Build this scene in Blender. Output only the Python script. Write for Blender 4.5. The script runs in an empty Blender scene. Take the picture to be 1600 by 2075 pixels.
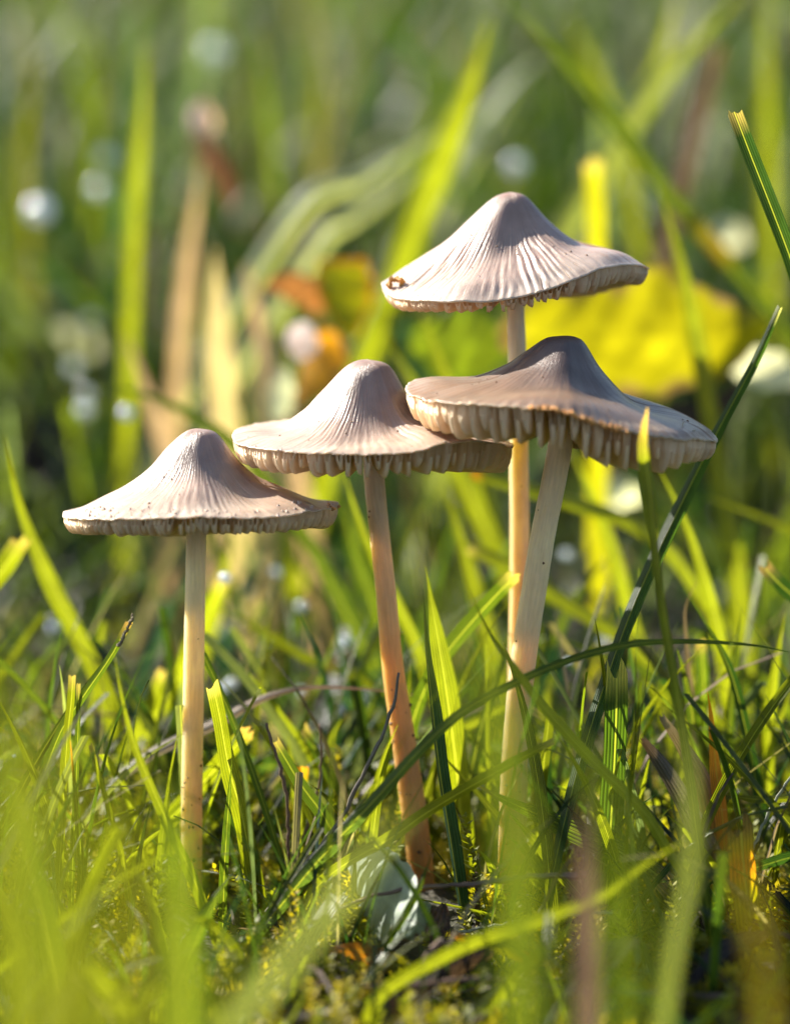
import bpy, math, random
import numpy as np
from mathutils import Vector, Matrix
random.seed(7); np.random.seed(7)
rng = np.random.RandomState(11)
SC = bpy.context.scene
U = 0.01                      # all lengths below are centimetres; 1 cm = 0.01 m
# ------------------------------------------------------------------ camera
PITCH = math.radians(10.0)
DIST = 35.0                   # cm to the plane in focus
PPC = 200.0                   # photograph pixels per cm in that plane
IW, IH = 1600.0, 2075.0
ZC = 4.0
FWD = np.array([0, math.cos(PITCH), -math.sin(PITCH)])
UPV = np.array([0, math.sin(PITCH), math.cos(PITCH)])
CAM = np.array([0, 0, ZC]) - DIST * FWD
cam_data = bpy.data.cameras.new('camera'); cam = bpy.data.objects.new('camera', cam_data)
SC.collection.objects.link(cam); SC.camera = cam
cam.location = CAM * U
cam.rotation_euler = (math.pi / 2 - PITCH, 0, 0)
cam_data.sensor_fit = 'VERTICAL'; cam_data.sensor_height = 36.0
cam_data.lens = 36.0 * DIST / (IH / PPC)
cam_data.clip_start = 0.005; cam_data.clip_end = 500.0
cam_data.dof.use_dof = True
cam_data.dof.focus_distance = 34.6 * U
APERTURE = 1.0               # cm, diameter of the entrance pupil
cam_data.dof.aperture_fstop = cam_data.lens / (APERTURE * 10)
cam_data.dof.aperture_blades = 9
# ------------------------------------------------------------------ light
SUN = np.array([-0.66, 0.50, 0.56]); SUN /= np.linalg.norm(SUN)
world = bpy.data.worlds.new('World'); SC.world = world; world.use_nodes = True
wn = world.node_tree.nodes; wl = world.node_tree.links; wn.clear()
sky = wn.new('ShaderNodeTexSky'); sky.sky_type = 'NISHITA'; sky.sun_disc = False
sky.sun_elevation = math.asin(SUN[2]); sky.sun_rotation = math.atan2(SUN[0], SUN[1])
bg = wn.new('ShaderNodeBackground'); bg.inputs[1].default_value = 0.068
wo = wn.new('ShaderNodeOutputWorld'); wl.new(sky.outputs[0], bg.inputs[0]); wl.new(bg.outputs[0], wo.inputs[0])
sd = bpy.data.lights.new('sun', 'SUN'); sd.energy = 5.0; sd.angle = math.radians(0.5); sd.color = (1.0, 0.93, 0.81)
so = bpy.data.objects.new('sun', sd); SC.collection.objects.link(so)
so.rotation_euler = Vector(SUN).to_track_quat('Z', 'Y').to_euler(); so.location = (-0.5, 0.4, 0.6)
SC.view_settings.view_transform = 'Standard'; SC.view_settings.look = 'None'
SC.view_settings.gamma = 1.0; SC.view_settings.use_curve_mapping = False
SC.view_settings.exposure = 1.6
SC.render.engine = 'CYCLES'
SC.cycles.use_denoising = True
SC.cycles.max_bounces = 8; SC.cycles.transmission_bounces = 6; SC.cycles.diffuse_bounces = 4
SC.cycles.sample_clamp_indirect = 8.0; SC.cycles.caustics_reflective = False; SC.cycles.caustics_refractive = False

# ------------------------------------------------------------------ helpers
def at(px, py, Y):
    """world point (cm) seen at photo pixel px,py on the vertical plane y = Y"""
    u = (px - IW / 2) / PPC / DIST; v = (IH / 2 - py) / PPC / DIST
    d = FWD + np.array([u, 0, 0]) + v * UPV
    k = (Y - CAM[1]) / d[1]
    return CAM + k * d
def proj(p):
    q = np.asarray(p) - CAM; z = q @ FWD
    return IW / 2 + q[0] / z * DIST * PPC, IH / 2 - (q @ UPV) / z * DIST * PPC
def z_for(x, y, py):
    """height at which a point x,y shows at row py"""
    v = (IH / 2 - py) / PPC / DIST
    # (dz*UPVz + dy*UPVy) = v*(dy*FWDy + dz*FWDz)
    dy = y - CAM[1]
    return CAM[2] + dy * (v * FWD[1] - UPV[1]) / (UPV[2] - v * FWD[2])
def pxcm(p):
    return ((np.asarray(p) - CAM) @ FWD) / DIST / PPC      # cm per photo pixel at p
def terrain(x, y):
    x = np.asarray(x, float); y = np.asarray(y, float)
    h = 0.10 * np.sin(x * 1.3 + 0.5) * np.cos(y * 1.1) + 0.06 * np.sin(x * 3.1 + y * 2.3) + 0.04 * np.sin(x * 5.7 - y * 4.9)
    h = h - 0.15
    r = np.clip(y - 15, 0, None)
    h = h + 0.06 * r * r / (r + 12) * (1 / (1 + r / 3000.0))
    far = np.clip(np.hypot(x, y) / 100 - 1, 0, 8)
    h = h + far * 0.5 * (np.sin(x * .031 + 1) + np.cos(y * .043))
    return h
def link(o): SC.collection.objects.link(o); return o
def mesh_obj(name, V, F, mat, parent=None, col=None, uv=None, smooth=True):
    V = np.asarray(V, dtype=np.float64)
    me = bpy.data.meshes.new(name)
    if isinstance(F, np.ndarray):
        k = F.shape[1]; n = len(F)
        me.vertices.add(len(V)); me.vertices.foreach_set('co', (V * U).astype(np.float32).ravel())
        me.loops.add(n * k); me.loops.foreach_set('vertex_index', F.astype(np.int32).ravel())
        me.polygons.add(n); me.polygons.foreach_set('loop_start', np.arange(0, n * k, k, dtype=np.int32))
        me.update(calc_edges=True)
    else:
        me.from_pydata([tuple(v) for v in V * U], [], F)
    if smooth: me.polygons.foreach_set('use_smooth', np.ones(len(me.polygons), bool))
    li = np.empty(len(me.loops), np.int32); me.loops.foreach_get('vertex_index', li)
    if col is not None:
        a = me.color_attributes.new('tint', 'FLOAT_COLOR', 'POINT')
        c = np.ones((len(V), 4), np.float32); c[:, :3] = col
        a.data.foreach_set('color', c.ravel())
    if uv is not None:
        l = me.uv_layers.new(name='UVMap'); l.data.foreach_set('uv', np.asarray(uv, np.float32)[li].ravel())
    me.materials.append(mat); me.update()
    o = bpy.data.objects.new(name, me); link(o)
    if parent is not None: o.parent = parent
    return o
def tag(o, label=None, cat=None, group=None, kind=None):
    if label: o['label'] = label
    if cat: o['category'] = cat
    if group: o['group'] = group
    if kind: o['kind'] = kind
    return o
def rebase(o, base):
    """move a mesh's origin to its base point (cm)"""
    b = Vector(np.asarray(base) * U)
    o.data.transform(Matrix.Translation(-b)); o.location = b
    return o
def empty(name, base):
    o = bpy.data.objects.new(name, None); o.empty_display_size = 0.005; link(o); o.location = np.asarray(base) * U; return o
def spline(P, n):
    """centripetal-free Catmull-Rom through P, n samples by arc length"""
    P = np.asarray(P, float)
    if len(P) == 2: return P[0] + (P[1] - P[0]) * np.linspace(0, 1, n)[:, None]
    E = np.vstack([2 * P[0] - P[1], P, 2 * P[-1] - P[-2]])
    out = []
    for i in range(1, len(E) - 2):
        t = np.linspace(0, 1, 14, endpoint=False)[:, None]
        a, b, c, d = E[i - 1], E[i], E[i + 1], E[i + 2]
        out.append(0.5 * (2 * b + (c - a) * t + (2 * a - 5 * b + 4 * c - d) * t ** 2 + (3 * b - a - 3 * c + d) * t ** 3))
    out = np.vstack(out + [P[-1:]])
    s = np.r_[0, np.cumsum(np.linalg.norm(np.diff(out, axis=0), axis=1))]
    q = np.linspace(0, s[-1], n)
    return np.stack([np.interp(q, s, out[:, k]) for k in range(out.shape[1])], 1)
def ss(a, b, x):
    t = np.clip((np.asarray(x, float) - a) / (b - a), 0, 1); return t * t * (3 - 2 * t)
def nrm(v): return v / np.maximum(np.linalg.norm(v, axis=-1, keepdims=True), 1e-9)

# ------------------------------------------------------------------ materials
def newmat(name):
    m = bpy.data.materials.new(name); m.use_nodes = True
    nt = m.node_tree; nt.nodes.clear()
    return m, nt.nodes, nt.links
def nd(N, t, **kw):
    n = N.new(t)
    for k, v in kw.items(): setattr(n, k, v)
    return n
def math_(N, L, op, a, b=None, c=None):
    n = N.new('ShaderNodeMath'); n.operation = op
    for i, v in enumerate((a, b, c)):
        if v is None: continue
        if isinstance(v, (int, float)): n.inputs[i].default_value = v
        else: L.new(v, n.inputs[i])
    return n.outputs[0]
def mulcol(N, L, a, b, f=1.0, bt='MULTIPLY'):
    n = N.new('ShaderNodeMix'); n.data_type = 'RGBA'; n.blend_type = bt; n.inputs[0].default_value = f if isinstance(f, (int, float)) else 0
    if not isinstance(f, (int, float)): L.new(f, n.inputs[0])
    for i, v in ((6, a), (7, b)):
        if isinstance(v, tuple): n.inputs[i].default_value = (*v, 1)
        else: L.new(v, n.inputs[i])
    return n.outputs[2]
def noise(N, L, scale, detail=4, vec=None, rough=.5):
    n = N.new('ShaderNodeTexNoise'); n.inputs['Scale'].default_value = scale; n.inputs['Detail'].default_value = detail; n.inputs['Roughness'].default_value = rough
    if vec is not None: L.new(vec, n.inputs['Vector'])
    return n.outputs[0]
def ramp(N, L, fac, stops):
    n = N.new('ShaderNodeValToRGB'); e = n.color_ramp.elements
    for i, (p, c) in enumerate(stops):
        x = e[i] if i < 2 else e.new(p)
        x.position = p; x.color = (*c, 1) if len(c) == 3 else c
    L.new(fac, n.inputs[0]); return n.outputs[0]
def leaf_material(name, ribs=0, trans=0.5, rough=0.42, tmul=(2.4, 2.3, 0.65), bumpd=0.00012, spec=0.45, mottled=0.25, midrib=True):
    m, N, L = newmat(name)
    at_ = nd(N, 'ShaderNodeAttribute', attribute_name='tint')
    tc = nd(N, 'ShaderNodeTexCoord')
    mp = nd(N, 'ShaderNodeMapping'); L.new(tc.outputs['Object'], mp.inputs[0])
    n1 = noise(N, L, 260, 4, mp.outputs[0])
    n0 = noise(N, L, 1400, 3, mp.outputs[0])
    v1 = ramp(N, L, n1, [(0.3, (1 - mottled,) * 3), (0.7, (1 + mottled,) * 3)])
    col = mulcol(N, L, at_.outputs[0], v1)
    hgt = n0
    if ribs:
        sx = nd(N, 'ShaderNodeSeparateXYZ'); L.new(tc.outputs['UV'], sx.inputs[0])
        w = math_(N, L, 'SINE', math_(N, L, 'MULTIPLY', sx.outputs[0], ribs * 2 * math.pi))
        w2 = math_(N, L, 'POWER', math_(N, L, 'MULTIPLY_ADD', w, .5, .5), 1.6)
        cmb = nd(N, 'ShaderNodeCombineXYZ')
        L.new(math_(N, L, 'MULTIPLY', sx.outputs[0], 22.0), cmb.inputs[0]); L.new(math_(N, L, 'MULTIPLY', sx.outputs[1], 2.2), cmb.inputs[1])
        n2 = noise(N, L, 1.0, 3, cmb.outputs[0])
        st = math_(N, L, 'ADD', math_(N, L, 'MULTIPLY', w2, .40), math_(N, L, 'MULTIPLY', n2, .55))
        col = mulcol(N, L, col, ramp(N, L, st, [(0.12, (.58, .66, .5)), (0.72, (1.28, 1.2, 1.2))]))
        hgt = math_(N, L, 'ADD', math_(N, L, 'MULTIPLY', w2, 1.0), math_(N, L, 'MULTIPLY', n0, .4))
        if midrib:
            d = math_(N, L, 'ABSOLUTE', math_(N, L, 'SUBTRACT', sx.outputs[0], .5))
            mr = ramp(N, L, d, [(0.02, (1, 1, 1)), (0.055, (0, 0, 0))])
            col = mulcol(N, L, col, (.42, .46, .10), math_(N, L, 'MULTIPLY', mr, .45), 'MIX')
    bp = nd(N, 'ShaderNodeBump'); bp.inputs['Strength'].default_value = .8; bp.inputs['Distance'].default_value = bumpd
    L.new(hgt, bp.inputs['Height'])
    p = nd(N, 'ShaderNodeBsdfPrincipled'); L.new(col, p.inputs['Base Color']); p.inputs['Roughness'].default_value = rough
    p.inputs['Specular IOR Level'].default_value = spec; L.new(bp.outputs[0], p.inputs['Normal'])
    t = nd(N, 'ShaderNodeBsdfTranslucent'); L.new(mulcol(N, L, col, tmul), t.inputs[0]); L.new(bp.outputs[0], t.inputs['Normal'])
    mx = nd(N, 'ShaderNodeMixShader'); mx.inputs[0].default_value = trans
    L.new(p.outputs[0], mx.inputs[1]); L.new(t.outputs[0], mx.inputs[2])
    o = nd(N, 'ShaderNodeOutputMaterial'); L.new(mx.outputs[0], o.inputs[0])
    return m
M_GRASS = leaf_material('grass_leaf', ribs=7, trans=.52)
M_FILL = leaf_material('grass_fill', ribs=3, trans=.45, tmul=(1.75, 1.95, .8), midrib=False)
M_DRY = leaf_material('dry_grass', ribs=5, trans=.28, rough=.6, tmul=(1.3, 1.15, .8), midrib=False)
M_LEAF = leaf_material('thin_leaf', ribs=0, trans=.55, rough=.5, tmul=(1.5, 1.4, .7), mottled=.3)
M_MOSS = leaf_material('moss', ribs=0, trans=.5, rough=.55, tmul=(2.0, 1.9, .6), bumpd=.00005)

def mush_material(name, sss=.35, radius=(1.0, .55, .35), scale=.0022, rough=.55, fib=0, trans=0., spec=.3, grain=.10, dots=True, fibc=.18):
    m, N, L = newmat(name)
    at_ = nd(N, 'ShaderNodeAttribute', attribute_name='tint')
    tc = nd(N, 'ShaderNodeTexCoord')
    n1 = noise(N, L, 330, 5, tc.outputs['Object'])
    col = mulcol(N, L, at_.outputs[0], ramp(N, L, n1, [(0.3, (1 - grain * 1.4,) * 3), (0.7, (1 + grain,) * 3)]))
    n3 = noise(N, L, 3500, 3, tc.outputs['Object'])
    hgt = n3
    if fib:
        mp = nd(N, 'ShaderNodeMapping'); L.new(tc.outputs['UV'], mp.inputs[0]); mp.inputs['Scale'].default_value = (fib, 3.0, 1)
        n2 = noise(N, L, 1.0, 6, mp.outputs[0], .65)
        col = mulcol(N, L, col, ramp(N, L, n2, [(0.3, (1 - fibc,) * 3), (0.7, (1 + fibc * .75,) * 3)]))
        hgt = math_(N, L, 'ADD', math_(N, L, 'MULTIPLY', n2, 1.0), math_(N, L, 'MULTIPLY', n3, .35))
    if dots:
        vo = nd(N, 'ShaderNodeTexVoronoi'); vo.inputs['Scale'].default_value = 420; L.new(tc.outputs['Object'], vo.inputs['Vector'])
        n4 = noise(N, L, 140, 2, tc.outputs['Object'])
        dsel = math_(N, L, 'MULTIPLY', ramp(N, L, vo.outputs[0], [(0.05, (1, 1, 1)), (0.09, (0, 0, 0))]), ramp(N, L, n4, [(0.56, (0, 0, 0)), (0.6, (1, 1, 1))]))
        col = mulcol(N, L, col, (.10, .06, .05), math_(N, L, 'MULTIPLY', dsel, .75), 'MIX')
    bp = nd(N, 'ShaderNodeBump'); bp.inputs['Strength'].default_value = .7; bp.inputs['Distance'].default_value = .00012
    L.new(hgt, bp.inputs['Height'])
    p = nd(N, 'ShaderNodeBsdfPrincipled'); L.new(col, p.inputs['Base Color']); p.inputs['Roughness'].default_value = rough
    p.inputs['Specular IOR Level'].default_value = spec
    p.inputs['Subsurface Weight'].default_value = sss; p.inputs['Subsurface Radius'].default_value = radius; p.inputs['Subsurface Scale'].default_value = scale
    L.new(bp.outputs[0], p.inputs['Normal'])
    out = p.outputs[0]
    if trans:
        t = nd(N, 'ShaderNodeBsdfTranslucent'); L.new(col, t.inputs[0])
        mx = nd(N, 'ShaderNodeMixShader'); mx.inputs[0].default_value = trans
        L.new(out, mx.inputs[1]); L.new(t.outputs[0], mx.inputs[2]); out = mx.outputs[0]
    o = nd(N, 'ShaderNodeOutputMaterial'); L.new(out, o.inputs[0])
    return m
M_CAP = mush_material('mushroom_cap', sss=.4, scale=.0022, fib=150, rough=.36, spec=.6, grain=.17)
M_STEM = mush_material('mushroom_stem', sss=.9, radius=(.7, .62, .34), scale=.0045, fib=30, rough=.4, grain=.07, dots=False, fibc=.13)
M_GILL = mush_material('mushroom_gill', sss=0., trans=.66, rough=.6, dots=False, grain=.06)
M_CRUMB = mush_material('crumb', sss=0., rough=.7, dots=False, grain=.3)

def ground_material():
    m, N, L = newmat('soil')
    tc = nd(N, 'ShaderNodeTexCoord')
    n1 = noise(N, L, 60, 8, tc.outputs['Object'], .6); n2 = noise(N, L, 700, 6, tc.outputs['Object'], .6); n3 = noise(N, L, 9, 5, tc.outputs['Object'])
    c = ramp(N, L, n1, [(0.3, (.018, .013, .008)), (0.5, (.028, .022, .012)), (0.7, (.03, .042, .012))])
    c = mulcol(N, L, c, ramp(N, L, n2, [(0.3, (.5, .5, .5)), (0.7, (1.5, 1.5, 1.4))]))
    c = mulcol(N, L, c, ramp(N, L, n3, [(0.35, (.8, .8, .8)), (0.65, (1.3, 1.4, 1.1))]))
    bp = nd(N, 'ShaderNodeBump'); bp.inputs['Strength'].default_value = 1; bp.inputs['Distance'].default_value = .001; L.new(n2, bp.inputs['Height'])
    p = nd(N, 'ShaderNodeBsdfPrincipled'); L.new(c, p.inputs['Base Color']); p.inputs['Roughness'].default_value = .8; L.new(bp.outputs[0], p.inputs['Normal'])
    o = nd(N, 'ShaderNodeOutputMaterial'); L.new(p.outputs[0], o.inputs[0]); return m
M_SOIL = ground_material()
def dew_material():
    m, N, L = newmat('dew_glint')
    p = nd(N, 'ShaderNodeBsdfPrincipled'); p.inputs['Base Color'].default_value = (.85, .92, .95, 1); p.inputs['Roughness'].default_value = .12  # pale half-metal and translucent white stand in for sun glints through water
    p.inputs['Metallic'].default_value = .55; p.inputs['Specular IOR Level'].default_value = 1.
    t = nd(N, 'ShaderNodeBsdfTranslucent'); t.inputs[0].default_value = (.9, .95, .97, 1)
    mx = nd(N, 'ShaderNodeMixShader'); mx.inputs[0].default_value = .4; L.new(p.outputs[0], mx.inputs[1]); L.new(t.outputs[0], mx.inputs[2])
    o = nd(N, 'ShaderNodeOutputMaterial'); L.new(mx.outputs[0], o.inputs[0]); return m
M_DEW = dew_material()

# ------------------------------------------------------------------ ground
def build_ground():
    def axis(fine, far):
        a = np.arange(-fine, fine + .01, .4)
        k = np.geomspace(fine + .6, far, 46)
        return np.r_[-k[::-1], a, k]
    xs = axis(12, 9000); ys = axis(16, 9000)
    X, Y = np.meshgrid(xs, ys)
    Z = terrain(X, Y)
    near = np.exp(-(X ** 2 + Y ** 2) / 500)
    Z += near * rng.normal(0, .04, Z.shape)
    V = np.stack([X, Y, Z], -1).reshape(-1, 3)
    nx = len(xs); ny = len(ys)
    i, j = np.meshgrid(np.arange(nx - 1), np.arange(ny - 1))
    a = (j * nx + i).ravel(); F = np.stack([a, a + 1, a + nx + 1, a + nx], 1)
    o = mesh_obj('ground', V, F, M_SOIL); tag(o, kind='structure')
build_ground()

# ------------------------------------------------------------------ colours of living and dead grass (reflectance)
COL = dict(
    green=(.060, .098, .013), lime=(.145, .175, .011), dark=(.022, .055, .014), teal=(.022, .058, .036), yellow=(.25, .25, .004),
    tan=(.32, .25, .15), cream=(.40, .34, .17), peach=(.40, .26, .15), brown=(.13, .085, .05), orange=(.52, .21, .02), grey=(.26, .23, .20), silver=(.42, .47, .40),
    mauve=(.24, .165, .13), olive=(.075, .085, .014), pale=(.17, .21, .11), pinkish=(.45, .27, .24))

def ribbon(P, W, yaw, nu=7, fold=.35, cut=None, view=True, rg=rng):
    """P (n,3) spine from base to tip, W (n,) full width, yaw (n,) turn of the face about the spine."""
    n = len(P)
    T = nrm(np.gradient(P, axis=0))
    ref = nrm(CAM - P) if view else np.tile(np.array([0., -1, .2]), (n, 1))
    N0 = nrm(ref - (ref * T).sum(1, keepdims=True) * T)
    B0 = np.cross(T, N0)
    c = np.cos(yaw)[:, None]; s = np.sin(yaw)[:, None]
    Nn = N0 * c + B0 * s; B = np.cross(T, Nn)
    u = np.linspace(0, 1, nu)
    q = (u - .5)
    V = P[:, None, :] + B[:, None, :] * (q[None, :, None] * W[:, None, None]) - Nn[:, None, :] * ((np.abs(q) ** 1.3)[None, :, None] * W[:, None, None] * fold)
    if cut:
        jag = rg.uniform(-1, 1, nu) * cut * W[-1]
        V[-1] += T[-1][None, :] * jag[:, None]
    s_ = np.r_[0, np.cumsum(np.linalg.norm(np.diff(P, axis=0), axis=1))]
    uv = np.stack(np.broadcast_arrays(u[None, :], s_[:, None]), -1).reshape(-1, 2)
    i, j = np.meshgrid(np.arange(nu - 1), np.arange(n - 1))
    a = (j * nu + i).ravel(); F = np.stack([a, a + 1, a + nu + 1, a + nu], 1)
    return V.reshape(-1, 3), F, uv

def blade(label, pts, Y, w, col='green', tip='point', yaw=25, yaw1=None, fold=.35, group=None, cat='grass blade', name='grass_blade', root=True,
          tipcol=None, col2=None, mat=None, spots=None, n=34, tlen=1.8):
    """pts: photo pixels from tip to base. w: width in photo px, or a list along tip..base"""
    Ys = np.interp(np.linspace(0, 1, len(pts)), np.linspace(0, 1, len(np.atleast_1d(Y))), np.atleast_1d(Y))
    P = [at(x, y, yy) for (x, y), yy in zip(pts, Ys)]
    if root:
        p, q = P[-1], P[-2]
        g = float(terrain(p[0], p[1]))
        if p[2] > g - .05:
            d = nrm(p - q); drop = p[2] - g + .15
            hx = np.clip(d[0] / max(-d[2], .5), -.6, .6)
            P.append(p + np.array([hx * drop * .5, 0, -drop * .5])); P.append(p + np.array([hx * drop * .8, .0, -drop]))
    npt = len(pts); nall = len(P)
    P = np.array(P[::-1])
    s_ctrl = np.r_[0, np.cumsum(np.linalg.norm(np.diff(P, axis=0), axis=1))]; s_ctrl /= s_ctrl[-1]
    C = spline(P, n)
    s = np.linspace(0, 1, n)
    wl_ = np.atleast_1d(w).astype(float)
    wc = np.interp(np.linspace(0, 1, npt), np.linspace(0, 1, len(wl_)), wl_)[::-1]
    wc = np.r_[np.full(nall - npt, wc[0]), wc]
    W = np.interp(s, s_ctrl, wc) * np.array([pxcm(c) for c in C])
    y0 = math.radians(yaw); y1 = math.radians(yaw if yaw1 is None else yaw1)
    ya = y1 + (y0 - y1) * ss(0, 1, s)
    W = W / np.maximum(np.cos(ya), .42)
    L = np.linalg.norm(np.diff(C, axis=0), axis=1).sum()
    if tip == 'point':
        W = W * np.clip((1 - s) / min(.35, tlen / L), 0.02, 1) ** .75
        cut = None
    elif tip == 'cut': cut = .28
    else: cut = .7
    # slight natural wobble of the edge and turn
    W = W * (1 + .05 * np.sin(s * 17 + rng.uniform(0, 6)))
    V, F, uv = ribbon(C, W, ya, fold=fold, cut=cut)
    base = np.array(COL[col]) if isinstance(col, str) else np.array(col)
    b2 = base if col2 is None else (np.array(COL[col2]) if isinstance(col2, str) else np.array(col2))
    cc = base + (b2 - base) * (1 - s)[:, None] ** 1.2
    cc = cc * (1 + .12 * rng.uniform(-1, 1)) 
    if tip in ('cut', 'torn') or tipcol is not None:
        tc_ = np.array(COL[tipcol or 'tan']) if not isinstance(tipcol, tuple) else np.array(tipcol)
        f = ss(1 - .12 / L * (1.5 if tip == 'cut' else 3), 1, s)[:, None]
        if tip == 'point': f = ss(1 - .5 / L, 1, s)[:, None]
        cc = cc * (1 - f) + tc_ * f
    if spots:
        for pos, ln, cn in spots:
            f = np.exp(-((s - pos) / ln) ** 2)[:, None]; cc = cc * (1 - f) + np.array(COL[cn]) * f
    colv = np.repeat(cc, 7, axis=0)
    m = mat or (M_DRY if (col in ('tan', 'cream', 'peach', 'brown', 'grey', 'mauve', 'pinkish')) else M_GRASS)
    o = mesh_obj(name, V, F, m, col=colv, uv=uv)
    rebase(o, C[0]); tag(o, label, cat, group)
    return o
def stalk(label, pts, Y, r, col='brown', group=None, cat='dry stalk', name='dry_stalk', root=True, n=40, knots=2, col2=None):
    """round thin stem; pts tip to base, r radius in photo px"""
    Ys = np.interp(np.linspace(0, 1, len(pts)), np.linspace(0, 1, len(np.atleast_1d(Y))), np.atleast_1d(Y))
    P = [at(x, y, yy) for (x, y), yy in zip(pts, Ys)]
    if root:
        p = P[-1]; g = float(terrain(p[0], p[1]))
        if p[2] > g: P.append(p + np.array([(p[0] - P[-2][0]) * .15, 0, g - p[2] - .1]))
    C = spline(np.array(P[::-1]), n); s = np.linspace(0, 1, n)
    R = np.interp(s, [0, 1], [np.atleast_1d(r)[-1], np.atleast_1d(r)[0]]) * np.array([pxcm(c) for c in C])
    R = R * (1 + .15 * np.sin(s * 31) * np.sin(s * 13 + 1)) 
    for k in range(knots): R = R * (1 + .5 * np.exp(-((s - rng.uniform(.2, .9)) / .012) ** 2))
    C = C + rng.normal(0, .006, C.shape)
    o = tube_mesh(name, C, R, M_DRY, 8, np.array(COL[col]), np.array(COL[col2 or col]))
    rebase(o, C[0]); tag(o, label, cat, group); return o
def tube_mesh(name, C, R, mat, m=10, c0=(1, 1, 1), c1=(1, 1, 1), parent=None, cols=None):
    n = len(C); T = nrm(np.gradient(C, axis=0))
    ref = np.array([0., 1, 0]) if abs(T[:, 1]).mean() < .8 else np.array([1., 0, 0])
    A = nrm(np.cross(T, ref)); B = np.cross(T, A)
    th = np.linspace(0, 2 * np.pi, m, endpoint=False)
    V = C[:, None, :] + R[:, None, None] * (A[:, None, :] * np.cos(th)[None, :, None] + B[:, None, :] * np.sin(th)[None, :, None]) if R.ndim == 1 else \
        C[:, None, :] + R[:, :, None] * (A[:, None, :] * np.cos(th)[None, :, None] + B[:, None, :] * np.sin(th)[None, :, None])
    V = V.reshape(-1, 3)
    F = []
    for j in range(n - 1):
        for i in range(m):
            a = j * m + i; b = j * m + (i + 1) % m
            F.append((a, b, b + m, a + m))
    F.append(tuple(range(m))[::-1]); F.append(tuple((n - 1) * m + i for i in range(m)))
    s = np.linspace(0, 1, n)
    if cols is None: cols = np.asarray(c0) + (np.asarray(c1) - np.asarray(c0)) * s[:, None]
    L = np.r_[0, np.cumsum(np.linalg.norm(np.diff(C, axis=0), axis=1))]
    uv = np.stack(np.broadcast_arrays((th / 6.2832)[None, :], L[:, None]), -1).reshape(-1, 2)
    return mesh_obj(name, V, F, mat, parent, col=np.repeat(cols, m, axis=0), uv=uv)

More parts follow.
